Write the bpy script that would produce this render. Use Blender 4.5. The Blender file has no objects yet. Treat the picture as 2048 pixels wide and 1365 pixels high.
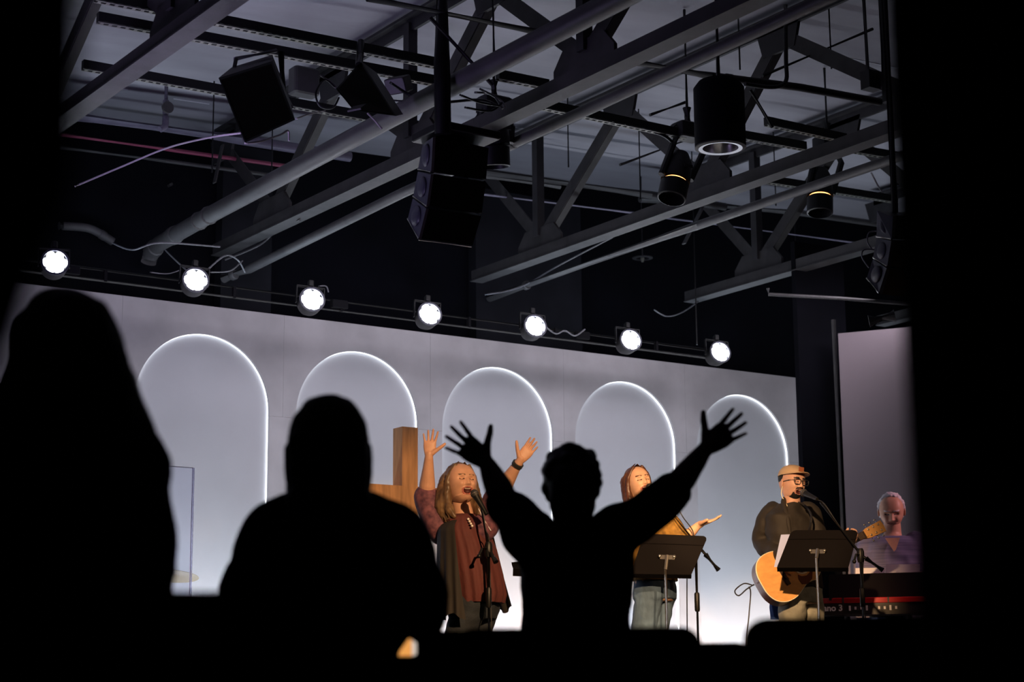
import bpy, math, random
import numpy as np
from mathutils import Vector, Matrix
random.seed(7); rng = np.random.default_rng(7)
SC = bpy.context.scene; COL = SC.collection
PI = math.pi

# ------------------------------------------------------------------ camera
# camera solved from the room's two horizontal vanishing points (2048x1365 frame)
CX, CY = 1024.0, 682.5
VPY = np.array([-1550.0, 1448.0]); VPX = np.array([6700.0, 1380.0])
_c = np.array([CX, CY]); F = float(np.sqrt(-np.dot(VPY-_c, VPX-_c)))
def _d(v):
    a = np.array([v[0]-CX, -(v[1]-CY), -F]); return a/np.linalg.norm(a)
_X = _d(VPX); _Y = _d(VPY); _Z = np.cross(_X, _Y)
ROT = np.array([_X, _Y, _Z]); EYE = np.array([0, 0, 0.8])
cam_d = bpy.data.cameras.new('camera'); cam = bpy.data.objects.new('camera', cam_d); COL.objects.link(cam)
M4 = np.eye(4); M4[:3, :3] = ROT; M4[:3, 3] = EYE
cam.matrix_world = Matrix(M4.tolist())
cam_d.sensor_width = 36.0; cam_d.lens = F/2048*36.0; cam_d.clip_start = 0.05; cam_d.clip_end = 100
cam_d.dof.use_dof = True; cam_d.dof.focus_distance = 12.0; cam_d.dof.aperture_fstop = 2.8
SC.camera = cam

# ------------------------------------------------------------------ world, exposure, lights
SC.view_settings.view_transform = 'Standard'; SC.view_settings.look = 'None'
SC.view_settings.exposure = 0.0; SC.view_settings.gamma = 1.0; SC.view_settings.use_curve_mapping = False
wd = bpy.data.worlds.new('hall_dark'); SC.world = wd; wd.use_nodes = True
wd.node_tree.nodes['Background'].inputs[0].default_value = (0.35, 0.33, 0.5, 1)
wd.node_tree.nodes['Background'].inputs[1].default_value = 0.002

def aim(o, loc, tgt):
    o.location = loc
    o.rotation_euler = (Vector(tgt)-Vector(loc)).to_track_quat('-Z', 'Y').to_euler()
def spot(name, loc, tgt, power, col, deg, blend=0.5, rad=0.06):
    l = bpy.data.lights.new(name, 'SPOT'); l.energy = power; l.color = col
    l.spot_size = math.radians(deg); l.spot_blend = blend; l.shadow_soft_size = rad
    o = bpy.data.objects.new(name, l); COL.objects.link(o); aim(o, loc, tgt); return o
def area(name, loc, tgt, power, col, sx, sy, spread=180):
    l = bpy.data.lights.new(name, 'AREA'); l.shape = 'RECTANGLE'; l.size = sx; l.size_y = sy
    l.energy = power; l.color = col; l.spread = math.radians(spread)
    o = bpy.data.objects.new(name, l); COL.objects.link(o); aim(o, loc, tgt); return o
WARM = (1.0, 0.60, 0.30); COOL = (0.85, 0.91, 1.0); VIOLET = (0.60, 0.48, 1.0)
# warm front-of-house profiles hung above the audience
spot('front_key', (3.6, 0.6, 4.7), (6.6, 9.8, 1.75), 3900, WARM, 15, 0.45, 0.05)
spot('guitar_key', (3.4, 4.6, 3.9), (8.42, 9.5, 1.9), 3300, WARM, 13, 0.6, 0.08)
spot('singer_key', (2.2, 1.5, 3.3), (7.45, 9.45, 1.75), 3600, WARM, 9, 0.4, 0.05)
spot('front_fill', (11.5, 1.0, 4.8), (7.8, 9.8, 1.5), 220, (1.0, 0.64, 0.38), 22, 0.6, 0.08)
spot('piano_key', (13.5, 4.5, 5.1), (10.3, 9.9, 1.8), 1050, (1.0, 0.50, 0.56), 18, 0.6, 0.05)
# LED battens on the stage floor washing the backdrop upwards
for i in range(7):
    x = 4.4+1.287*i
    area('backdrop_uplight', (x, 11.8, 0.84), (x, 12.4, 2.0), 17, COOL, 1.1, 0.05)
# added lights without fixtures: soft wash for upper backdrop, spill and violet for roof
area('backdrop_top_wash', (8.2, 10.3, 4.1), (8.2, 12.4, 3.1), 26, (0.94, 0.88, 1.0), 6.5, 0.2, 120)
area('roof_bounce', (8.2, 12.95, 3.7), (8.2, 12.0, 5.6), 38, (0.70, 0.82, 1.0), 10.0, 0.3)
area('roof_bounce_front', (8.0, 9.5, 2.9), (8.3, 9.0, 5.6), 1.0, (0.9, 0.74, 1.0), 6.0, 0.3)
area('roof_violet', (3.6, 9.3, 3.2), (4.6, 10.3, 5.6), 16, VIOLET, 0.8, 0.4)

# ------------------------------------------------------------------ pixel to world helpers (for measuring the place)
def ray(x, y): return ROT @ np.array([x-CX, -(y-CY), -F])
def aY(x, y, v): r = ray(x, y); return Vector(EYE+r*(v/r[1]))
def aX(x, y, v): r = ray(x, y); return Vector(EYE+r*(v/r[0]))
def aZ(x, y, v): r = ray(x, y); return Vector(EYE+r*((v-.8)/r[2]))
def aD(x, y, v): r = ray(x, y); return Vector(EYE+r*(v/np.hypot(r[0], r[1])))
def V(*a): return Vector(a)

# ------------------------------------------------------------------ materials
def mat(name, col, rough=0.6, metal=0.0, var=0.0, scale=8.0, bump=0.0, bscale=None, emit=None, estr=0.0, alpha=1.0, trans=0.0, col2=None, stretch=None, spec=None, sheen=0.0):
    m = bpy.data.materials.new(name); m.use_nodes = True; nt = m.node_tree; b = nt.nodes['Principled BSDF']
    b.inputs['Base Color'].default_value = (*col, 1); b.inputs['Roughness'].default_value = rough; b.inputs['Metallic'].default_value = metal
    if spec is not None: b.inputs['Specular IOR Level'].default_value = spec
    if sheen: b.inputs['Sheen Weight'].default_value = sheen
    if trans: b.inputs['Transmission Weight'].default_value = trans; b.inputs['IOR'].default_value = 1.15
    if alpha < 1: b.inputs['Alpha'].default_value = alpha
    if emit: b.inputs['Emission Color'].default_value = (*emit, 1); b.inputs['Emission Strength'].default_value = estr
    if var or bump or col2:
        tc = nt.nodes.new('ShaderNodeTexCoord'); mp = nt.nodes.new('ShaderNodeMapping')
        nt.links.new(tc.outputs['Object'], mp.inputs[0])
        if stretch: mp.inputs['Scale'].default_value = stretch
        n = nt.nodes.new('ShaderNodeTexNoise'); n.inputs['Scale'].default_value = scale; n.inputs['Detail'].default_value = 5
        nt.links.new(mp.outputs[0], n.inputs['Vector'])
        if var or col2:
            r = nt.nodes.new('ShaderNodeValToRGB')
            a = [c*(1-var) for c in col]; z = list(col2) if col2 else [min(1, c*(1+var)) for c in col]
            r.color_ramp.elements[0].color = (*a, 1); r.color_ramp.elements[1].color = (*z, 1)
            r.color_ramp.elements[0].position = .3; r.color_ramp.elements[1].position = .7
            nt.links.new(n.outputs['Fac'], r.inputs[0]); nt.links.new(r.outputs[0], b.inputs['Base Color'])
        if bump:
            n2 = nt.nodes.new('ShaderNodeTexNoise'); n2.inputs['Scale'].default_value = bscale or scale; n2.inputs['Detail'].default_value = 4
            nt.links.new(mp.outputs[0], n2.inputs['Vector'])
            bp = nt.nodes.new('ShaderNodeBump'); bp.inputs['Strength'].default_value = bump; bp.inputs['Distance'].default_value = 0.01
            nt.links.new(n2.outputs['Fac'], bp.inputs['Height']); nt.links.new(bp.outputs[0], b.inputs['Normal'])
    return m
K = {}
K['black_paint'] = mat('black_paint', (.006, .006, .008), .9, spec=.2)
K['wall_black'] = mat('wall_black', (.0035, .0035, .006), .95, var=.3, scale=2, spec=.1)
K['pilaster'] = mat('pilaster', (.012, .012, .016), .95, var=.3, scale=3, spec=.2)
K['roof'] = mat('roof', (.32, .31, .35), .75, var=.22, scale=1.2, bump=.5, bscale=3, stretch=(.5, 2, 1))
K['seam'] = mat('seam', (.75, .75, .8), .6)
K['steel'] = mat('steel', (.036, .033, .034), .6, var=.3, scale=9, bump=.12, bscale=30)
K['steel_dark'] = mat('steel_dark', (.022, .020, .023), .65, var=.3, scale=7)
K['pipe'] = mat('pipe', (.075, .071, .073), .5, var=.2, scale=6, bump=.1, bscale=40)
K['pipe_red'] = mat('pipe_red', (.32, .06, .12), .45)
K['pipe_violet'] = mat('pipe_violet', (.16, .14, .2), .5, var=.2, scale=6)
K['rail'] = mat('rail', (.018, .02, .018), .5, .3)
K['zinc'] = mat('zinc', (.17, .165, .14), .5, .4)
K['black_metal'] = mat('black_metal', (.012, .012, .013), .42, .3)
K['black_plastic'] = mat('black_plastic', (.012, .012, .014), .5)
K['grille'] = mat('grille', (.014, .009, .007), .8, bump=.5, bscale=300, spec=.2)
K['cabinet_side'] = mat('cabinet_side', (.05, .05, .075), .45)
K['cable'] = mat('cable', (.02, .02, .024), .5)
K['cable_light'] = mat('cable_light', (.2, .2, .22), .5)
K['rope_light'] = mat('rope_light', (.5, .45, .47), .7)
K['chrome'] = mat('chrome', (.5, .48, .45), .25, .9)
K['led'] = mat('led', (1, 1, 1), .5, emit=(.86, .9, 1.0), estr=26)
K['led_strip'] = mat('led_strip', (1, 1, 1), .5, emit=(.9, .94, 1.0), estr=3.0)
K['amber'] = mat('amber', (1, .6, .3), .5, emit=(1.0, .45, .15), estr=3)
K['ring'] = mat('ring', (.75, .76, .8), .4, emit=(.8, .85, 1.0), estr=.25)
K['backdrop'] = mat('backdrop', (.50, .485, .50), .85, var=.17, scale=2.2, spec=.2)
K['recess'] = mat('recess', (.56, .57, .60), .85, var=.04, scale=2, spec=.2)
K['floor'] = mat('floor', (.02, .02, .022), .7, var=.2, scale=4)
K['stage'] = mat('stage', (.03, .03, .03), .7, var=.2, scale=4)
K['screen'] = mat('screen', (.27, .22, .24), .9)
K['wood_cross'] = mat('wood_cross', (.38, .19, .075), .6, var=.25, scale=6, stretch=(6, 6, .7))
K['chair_fabric'] = mat('chair_fabric', (.006, .006, .007), .95, bump=.3, bscale=150, spec=.1)
K['drape'] = mat('drape', (.012, .008, .012), .95, spec=.1)
K['column'] = mat('column', (.01, .014, .016), .9, spec=.1)
K['shield'] = mat('shield', (.9, .92, 1.0), .02, trans=1.0)
K['shield_edge'] = mat('shield_edge', (.74, .74, .97), .15, trans=1.0)
K['bronze'] = mat('bronze', (.35, .27, .14), .3, .9)
K['paper'] = mat('paper', (.75, .72, .78), .7)
K['skin'] = mat('skin', (.62, .34, .23), .5, var=.08, scale=20)
K['skin2'] = mat('skin2', (.66, .39, .26), .5, var=.06, scale=20)
K['skin3'] = mat('skin3', (.58, .33, .24), .5, var=.08, scale=20)
K['skin_shaded'] = mat('skin_shaded', (.10, .06, .05), .7)  # skin of the unlit audience, shade put into the colour
K['lips'] = mat('lips', (.42, .13, .10), .45)
K['lips_man'] = mat('lips_man', (.40, .18, .14), .5)
K['mouth'] = mat('mouth', (.06, .008, .008), .6)
K['teeth'] = mat('teeth', (.8, .74, .66), .3)
K['lash'] = mat('lash', (.05, .025, .02), .6)
K['hair_blonde'] = mat('hair_blonde', (.06, .032, .016), .45, col2=(.26, .155, .08), scale=24, stretch=(1, 1, .12))
K['hair_brown'] = mat('hair_brown', (.035, .012, .007), .4, col2=(.13, .048, .025), scale=30, stretch=(1, 1, .12))
K['hair_black'] = mat('hair_black', (.008, .007, .007), .6)
K['hair_dark'] = mat('hair_dark', (.012, .008, .006), .6)
K['hair_grey'] = mat('hair_grey', (.55, .52, .55), .5, col2=(.85, .82, .88), scale=40)
K['hair_violet'] = mat('hair_violet', (.10, .08, .10), .6, bump=.6, bscale=60)
K['maroon'] = mat('maroon', (.11, .026, .024), .8, var=.18, scale=14, bump=.35, bscale=60, stretch=(1, 1, .4))
K['maroon_print'] = mat('maroon_print', (.06, .02, .04), .8, col2=(.24, .09, .12), scale=28)
K['kimono'] = mat('kimono', (.020, .016, .013), .8, var=.3, scale=20, stretch=(1, 1, .15))
K['jeans_dark'] = mat('jeans_dark', (.018, .024, .033), .85, var=.4, scale=14, bump=.3, bscale=90)
K['jeans_light'] = mat('jeans_light', (.09, .15, .23), .85, var=.45, scale=9, bump=.3, bscale=90, stretch=(1, 1, .4))
K['jeans_khaki'] = mat('jeans_khaki', (.26, .26, .22), .85, var=.3, scale=9, bump=.3, bscale=50)
K['mustard'] = mat('mustard', (.20, .105, .015), .85, var=.4, scale=26, bump=.3, bscale=90)
K['jacket'] = mat('jacket', (.019, .015, .012), .75, var=.2, scale=12, bump=.3, bscale=18)
K['tee_dark'] = mat('tee_dark', (.02, .017, .015), .9)
K['cap'] = mat('cap', (.48, .34, .22), .8, var=.1, scale=12)
K['cap_badge'] = mat('cap_badge', (.33, .10, .04), .7)
K['shirt_stripe'] = mat('shirt_stripe', (.09, .09, .19), .85, col2=(.22, .20, .34), scale=9, stretch=(.25, .25, 9))
K['button'] = mat('button', (.85, .8, .75), .3)
K['blue_cloth'] = mat('blue_cloth', (.04, .1, .35), .8)
K['spruce'] = mat('spruce', (.72, .36, .11), .35, var=.1, scale=5, stretch=(1, 8, 8))
K['guitar_side'] = mat('guitar_side', (.10, .035, .015), .3)
K['rosewood'] = mat('rosewood', (.03, .015, .01), .4)
K['pickguard'] = mat('pickguard', (.16, .05, .03), .25)
K['maple'] = mat('maple', (.62, .32, .10), .35)
K['binding'] = mat('binding', (.85, .75, .55), .4)
K['string'] = mat('string', (.8, .7, .5), .3, .9)
K['keys_red'] = mat('keys_red', (.50, .01, .012), .3)
K['keys_panel'] = mat('keys_panel', (.03, .024, .022), .5)
K['paper_backlit'] = mat('paper_backlit', (.45, .52, .85), .8)  # white sheet; its cool backlit look is put into the colour
K['stand_panel'] = mat('stand_panel', (.006, .005, .0055), .8, spec=.06)
K['white_print'] = mat('white_print', (.85, .8, .78), .5)
K['watch'] = mat('watch', (.03, .03, .03), .3)
K['phone_glow'] = mat('phone_glow', (.9, .5, .2), .4, emit=(1.0, .42, .10), estr=.85)
K['phone_white'] = mat('phone_white', (.9, .85, .8), .4, emit=(1.0, .85, .72), estr=.7)
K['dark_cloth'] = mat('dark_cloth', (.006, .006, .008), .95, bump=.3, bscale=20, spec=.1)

# ------------------------------------------------------------------ mesh building
class MB:
    def __init__(s): s.v = []; s.f = []; s.m = []
    def add(s, vs, fs, mi=0):
        o = len(s.v); s.v.extend([tuple(p) for p in vs]); s.f.extend([tuple(i+o for i in f) for f in fs]); s.m.extend([mi]*len(fs)); return s
    def merge(s, other, mi=None):
        o = len(s.v); s.v.extend(other.v); s.f.extend([tuple(i+o for i in f) for f in other.f]); s.m.extend(other.m if mi is None else [mi]*len(other.f)); return s
    def xf(s, mtx): s.v = [tuple(mtx @ Vector(p)) for p in s.v]; return s
def frame_of(d, up=(0, 0, 1)):
    d = Vector(d).normalized(); u = Vector(up)
    if abs(d.dot(u)) > .98: u = Vector((1, 0, 0))
    a = d.cross(u).normalized(); b = a.cross(d).normalized(); return a, b, d
def obj(name, mb, m, parent=None, smooth=None):
    off = Vector((0, 0, 0)) if parent is None or parent.get('_local') else world_org(parent)
    me = bpy.data.meshes.new(name)
    me.from_pydata([(p[0]-off.x, p[1]-off.y, p[2]-off.z) for p in mb.v], [], mb.f)
    ms = m if isinstance(m, (list, tuple)) else [m]
    for k in ms: me.materials.append(K[k])
    if len(ms) > 1: me.polygons.foreach_set('material_index', mb.m)
    if smooth is not None:
        me.polygons.foreach_set('use_smooth', [True]*len(me.polygons))
        me.set_sharp_from_angle(angle=math.radians(smooth))
    me.update()
    o = bpy.data.objects.new(name, me); COL.objects.link(o)
    if parent is not None: o.parent = parent
    return o
def world_org(o):
    p = Vector((0, 0, 0))
    while o is not None: p += o.location; o = o.parent
    return p
def tag(o, label=None, cat=None, group=None, kind=None):
    if label: o['label'] = label
    if cat: o['category'] = cat
    if group: o['group'] = group
    if kind: o['kind'] = kind
    return o
def thing(name, label, cat, loc=(0, 0, 0), group=None, local=False, rot=None):
    o = bpy.data.objects.new(name, None); o.empty_display_size = .1; COL.objects.link(o); o.location = loc
    if rot is not None: o.rotation_euler = rot
    if local: o['_local'] = 1
    return tag(o, label, cat, group)
def struct(name, mb, m, label, parent=None, smooth=None):
    o = obj(name, mb, m, parent, smooth); return tag(o, label, None, None, 'structure')
def copy_tree(o, parent=None):
    c = o.copy(); COL.objects.link(c)
    if parent: c.parent = parent
    for ch in [k for k in o.children]: copy_tree(ch, c)
    return c

def box(c, s, ax=None, bev=0.0):
    """c centre, s full sizes, ax optional (a,b,c) axes"""
    mb = MB(); a, b, d = ax or (V(1, 0, 0), V(0, 1, 0), V(0, 0, 1)); c = Vector(c)
    h = [x/2 for x in s]
    if bev <= 0:
        vs = [c+a*(i*h[0])+b*(j*h[1])+d*(k*h[2]) for k in (-1, 1) for j in (-1, 1) for i in (-1, 1)]
        return mb.add(vs, [(0, 2, 3, 1), (4, 5, 7, 6), (0, 1, 5, 4), (2, 6, 7, 3), (0, 4, 6, 2), (1, 3, 7, 5)])
    # chamfered in the a,b plane and at both ends
    def ring(z, ins):
        p = []; w, q = h[0]-ins, h[1]-ins
        for (sx, sy) in ((1, 1), (-1, 1), (-1, -1), (1, -1)):
            pts = [(w, q-bev), (w-bev*.3, q-bev*.3), (w-bev, q)]
            if (sx*sy) < 0: pts = pts[::-1]
            p += [c+a*(sx*x)+b*(sy*y)+d*z for x, y in pts]
        return p
    rs = [ring(-h[2], bev*.6), ring(-h[2]+bev*.6, 0), ring(h[2]-bev*.6, 0), ring(h[2], bev*.6)]
    n = 12; vs = [p for r in rs for p in r]; fs = []
    for k in range(3):
        for i in range(n): fs.append((k*n+i, k*n+(i+1) % n, (k+1)*n+(i+1) % n, (k+1)*n+i))
    fs.append(tuple(range(n))[::-1]); fs.append(tuple(range(3*n, 4*n)))
    return mb.add(vs, fs)
def boxX(x0, x1, y0, y1, z0, z1): return box(((x0+x1)/2, (y0+y1)/2, (z0+z1)/2), (abs(x1-x0), abs(y1-y0), abs(z1-z0)))
def tube(pts, r, n=10, caps='flat'):
    """swept tube; r number or list"""
    pts = [Vector(p) for p in pts]; R = r if isinstance(r, (list, tuple)) else [r]*len(pts)
    mb = MB(); vs = []; fs = []; a = None
    ext = []
    if caps == 'round':
        d0 = (pts[0]-pts[1]).normalized(); d1 = (pts[-1]-pts[-2]).normalized()
        P, Q = [], []
        for t in (80, 55, 28): P.append(pts[0]+d0*R[0]*math.sin(math.radians(t))); Q.append(R[0]*math.cos(math.radians(t)))
        P += pts; Q += R
        for t in (28, 55, 80): P.append(pts[-1]+d1*R[-1]*math.sin(math.radians(t))); Q.append(R[-1]*math.cos(math.radians(t)))
        pts, R = P, Q
    for i, p in enumerate(pts):
        d = (pts[min(i+1, len(pts)-1)]-pts[max(i-1, 0)])
        if d.length < 1e-9: d = V(0, 0, 1)
        d.normalize()
        if a is None: a, b, _ = frame_of(d)
        else:
            a = (a-d*a.dot(d)).normalized(); b = d.cross(a)
        for k in range(n):
            t = 2*PI*k/n; vs.append(p+(a*math.cos(t)+b*math.sin(t))*R[i])
    for i in range(len(pts)-1):
        for k in range(n): fs.append((i*n+k, i*n+(k+1) % n, (i+1)*n+(k+1) % n, (i+1)*n+k))
    fs.append(tuple(range(n))[::-1]); fs.append(tuple((len(pts)-1)*n+k for k in range(n)))
    return mb.add(vs, fs)
def cap2(p, r1, q, r2, n=14): return tube([p, q], [r1, r2], n, 'round')
def smoothpath(pts, k=6):
    pts = [Vector(p) for p in pts]; out = []
    for i in range(len(pts)-1):
        p0 = pts[max(i-1, 0)]; p1 = pts[i]; p2 = pts[i+1]; p3 = pts[min(i+2, len(pts)-1)]
        for j in range(k):
            t = j/k; out.append(0.5*((2*p1)+(p2-p0)*t+(2*p0-5*p1+4*p2-p3)*t*t+(3*p1-p0-3*p2+p3)*t*t*t))
    out.append(pts[-1]); return out
def lathe(profile, c=(0, 0, 0), ax=(0, 0, 1), n=24, close=True):
    """profile list of (r,h) along axis"""
    a, b, d = frame_of(ax); c = Vector(c); vs = []; fs = []
    for r, h in profile:
        for k in range(n): t = 2*PI*k/n; vs.append(c+d*h+(a*math.cos(t)+b*math.sin(t))*r)
    for i in range(len(profile)-1):
        for k in range(n): fs.append((i*n+k, i*n+(k+1) % n, (i+1)*n+(k+1) % n, (i+1)*n+k))
    if close: fs.append(tuple(range(n))[::-1]); fs.append(tuple((len(profile)-1)*n+k for k in range(n)))
    return MB().add(vs, fs)
def ellipsoid(c, r, ax=None, nu=16, nv=10):
    a, b, d = ax or (V(1, 0, 0), V(0, 1, 0), V(0, 0, 1)); c = Vector(c); vs = [c+d*r[2]]; fs = []
    for i in range(1, nv):
        t = PI*i/nv
        for k in range(nu): p = 2*PI*k/nu; vs.append(c+a*(r[0]*math.sin(t)*math.cos(p))+b*(r[1]*math.sin(t)*math.sin(p))+d*(r[2]*math.cos(t)))
    vs.append(c-d*r[2]); L = len(vs)-1
    for k in range(nu): fs.append((0, 1+k, 1+(k+1) % nu)); fs.append((L, 1+(nv-2)*nu+(k+1) % nu, 1+(nv-2)*nu+k))
    for i in range(nv-2):
        for k in range(nu): q = 1+i*nu; fs.append((q+k, q+nu+k, q+nu+(k+1) % nu, q+(k+1) % nu))
    return MB().add(vs, fs)
def prism(poly, y0, y1, to3):
    """poly list of (u,v); to3(u,v,w)"""
    n = len(poly); vs = [to3(u, v, y0) for u, v in poly]+[to3(u, v, y1) for u, v in poly]
    fs = [tuple(range(n)), tuple(range(2*n-1, n-1, -1))]+[(i, i+n, (i+1) % n+n, (i+1) % n) for i in range(n)]
    return MB().add(vs, fs)
def loft(secs, n=28, folds=0, famp=0.0, ph=0.0, e=2.3, fstart=0.0):
    """secs: (centre, axis_w, hw, axis_d, hd). closed tube of superellipse rings"""
    vs = []; fs = []; S = len(secs)
    for i, (c, aw, hw, ad, hd) in enumerate(secs):
        c = Vector(c); t0 = i/max(1, S-1)
        for k in range(n):
            t = 2*PI*k/n; ct, st = math.cos(t), math.sin(t)
            x = math.copysign(abs(ct)**(2/e), ct); y = math.copysign(abs(st)**(2/e), st)
            f = 1+(famp*max(0, t0-fstart)*math.sin(folds*t+ph+1.3*math.sin(2*t)) if folds else 0)
            vs.append(c+Vector(aw)*(x*hw*f)+Vector(ad)*(y*hd*f))
    for i in range(S-1):
        for k in range(n): fs.append((i*n+k, i*n+(k+1) % n, (i+1)*n+(k+1) % n, (i+1)*n+k))
    fs.append(tuple(range(n))[::-1]); fs.append(tuple((S-1)*n+k for k in range(n)))
    return MB().add(vs, fs)
def remesh(mb, voxel, smooth=4, noise=0.0, nscale=10.0):
    me = bpy.data.meshes.new('tmp'); me.from_pydata(mb.v, [], mb.f); me.update()
    o = bpy.data.objects.new('tmp', me); COL.objects.link(o)
    r = o.modifiers.new('r', 'REMESH'); r.mode = 'VOXEL'; r.voxel_size = voxel
    if smooth: s = o.modifiers.new('s', 'SMOOTH'); s.factor = .5; s.iterations = smooth
    dg = bpy.context.evaluated_depsgraph_get(); e = o.evaluated_get(dg); m2 = e.to_mesh()
    nv = len(m2.vertices); co = np.empty(nv*3, np.float64); m2.vertices.foreach_get('co', co); co = co.reshape(-1, 3)
    fs = [tuple(p.vertices) for p in m2.polygons]
    if noise:
        no = np.empty(nv*3, np.float64); m2.vertices.foreach_get('normal', no); no = no.reshape(-1, 3)
        from mathutils import noise as NZ
        d = np.array([NZ.noise(Vector(p)*nscale) for p in co]); co = co+no*(d*noise)[:, None]
    e.to_mesh_clear(); bpy.data.objects.remove(o); bpy.data.meshes.remove(me)
    out = MB(); out.v = [tuple(p) for p in co]; out.f = fs; out.m = [0]*len(fs); return out

# ================================================================== THE SETTING
struct('floor', boxX(-4, 19, -4, 8.5, -.1, 0), 'floor', 'dark hall floor under the audience')
struct('trim_1', boxX(-3.9, 18.9, 8.5, 13.64, 0, .74), 'stage', 'low black stage platform the band stands on')
BACK = 13.65
struct('wall_back', boxX(-4, 19, BACK, BACK+.2, -.1, 6.4), 'wall_black', 'black painted wall behind and above the backdrop')
struct('wall_left', boxX(-4.2, -4, -4, BACK+.2, -.1, 6.4), 'wall_black', 'black side wall of the hall, on the left')
struct('wall_right', boxX(19, 19.2, -4, BACK+.2, -.1, 6.4), 'wall_black', 'black side wall of the hall, on the right')
struct('wall_front', boxX(-4.2, 19.2, -4.2, -4, -.1, 6.4), 'wall_black', 'black wall behind the audience')
def roofz(x): return 5.47+.037*(x-5.1)
rz0, rz1 = roofz(-4), roofz(19)
ceil = struct('ceiling', MB().add([(-4, -4, rz0), (19, -4, rz1), (19, BACK, rz1), (-4, BACK, rz0), (-4, -4, rz0+.15), (19, -4, rz1+.15), (19, BACK, rz1+.15), (-4, BACK, rz0+.15)],
    [(0, 3, 2, 1), (4, 5, 6, 7), (0, 1, 5, 4), (2, 3, 7, 6), (1, 2, 6, 5), (0, 4, 7, 3)]), 'roof', 'grey insulated roof deck above the steel trusses')
for (y, x0, x1) in ((9.02, 9.6, 10.6), (9.75, 9.3, 11.6), (8.5, 9.7, 10.4), (12.9, 4.9, 5.2), (12.95, 5.6, 5.9), (12.4, 8.2, 8.5), (10.9, 11.5, 12.6)):
    obj('seam', MB().add([(x0, y, roofz(x0)-.004), (x1, y, roofz(x1)-.004), (x1, y+.012, roofz(x1)-.004), (x0, y+.012, roofz(x0)-.004), (x0, y, roofz(x0)+.01), (x1, y, roofz(x1)+.01), (x1, y+.012, roofz(x1)+.01), (x0, y+.012, roofz(x0)+.01)],
        [(0, 3, 2, 1), (4, 5, 6, 7), (0, 1, 5, 4), (2, 3, 7, 6), (1, 2, 6, 5), (0, 4, 7, 3)]), 'seam', ceil)
struct('trim_2', boxX(8.75, 9.9, BACK-.12, BACK, .74, 5.4), 'pilaster', 'dark grey pilaster on the back wall behind the second truss')
struct('trim_3', boxX(6.3, 6.75, BACK-.12, BACK, .74, 5.4), 'pilaster', 'narrow dark grey pilaster on the back wall behind the big pipe')

# near dark column on the right, close to the camera
pc = aD(1788, 700, 1.75); pr = aD(2250, 700, 1.55)
dd = (pr-pc); dd.z = 0; L = dd.length; dd.normalize(); nn = V(-dd.y, dd.x, 0)
cc = pc+dd*(L/2)+nn*.12
struct('trim_5', box((cc.x, cc.y, 2.55), (L, .24, 5.1), (dd, nn, V(0, 0, 1)), .02), 'column', 'dark column close to the camera at the right edge', smooth=30)
# near black curtain tied back on the left
def curtain():
    mb = MB(); vs = []; fs = []; nz, nu = 40, 24
    edge = [(-300, 168), (0, 166), (250, 160), (390, 150), (480, 112), (560, 78), (680, 40), (800, 0), (1000, -60), (1500, -170)]
    for j in range(nz+1):
        y = -300+1900*j/nz
        for (a, b) in zip(edge[:-1], edge[1:]):
            if a[0] <= y <= b[0]: xe = a[1]+(b[1]-a[1])*(y-a[0])/(b[0]-a[0])
        for i in range(nu+1):
            u = i/nu; x = xe-u*(520-.1*y)
            vs.append(aD(x, y, .86+.03*math.sin(u*26)*(0.4+.6*min(1, max(0, j/nz)))))
    n = nu+1
    for j in range(nz):
        for i in range(nu): fs.append((j*n+i, j*n+i+1, (j+1)*n+i+1, (j+1)*n+i))
    o = len(vs); vs2 = [v+Vector(ray(0, 700)).normalized()*.006 for v in vs]
    mb.add(vs+vs2, fs+[tuple(k+o for k in f)[::-1] for f in fs]+[(j*n, (j+1)*n, (j+1)*n+o, j*n+o) for j in range(nz)]+[(j*n+nu, j*n+nu+o, (j+1)*n+nu+o, (j+1)*n+nu) for j in range(nz)])
    return mb
tag(obj('curtain', curtain(), 'drape', smooth=60), 'black curtain swept back at the left edge, close to the camera', 'curtain')

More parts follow.
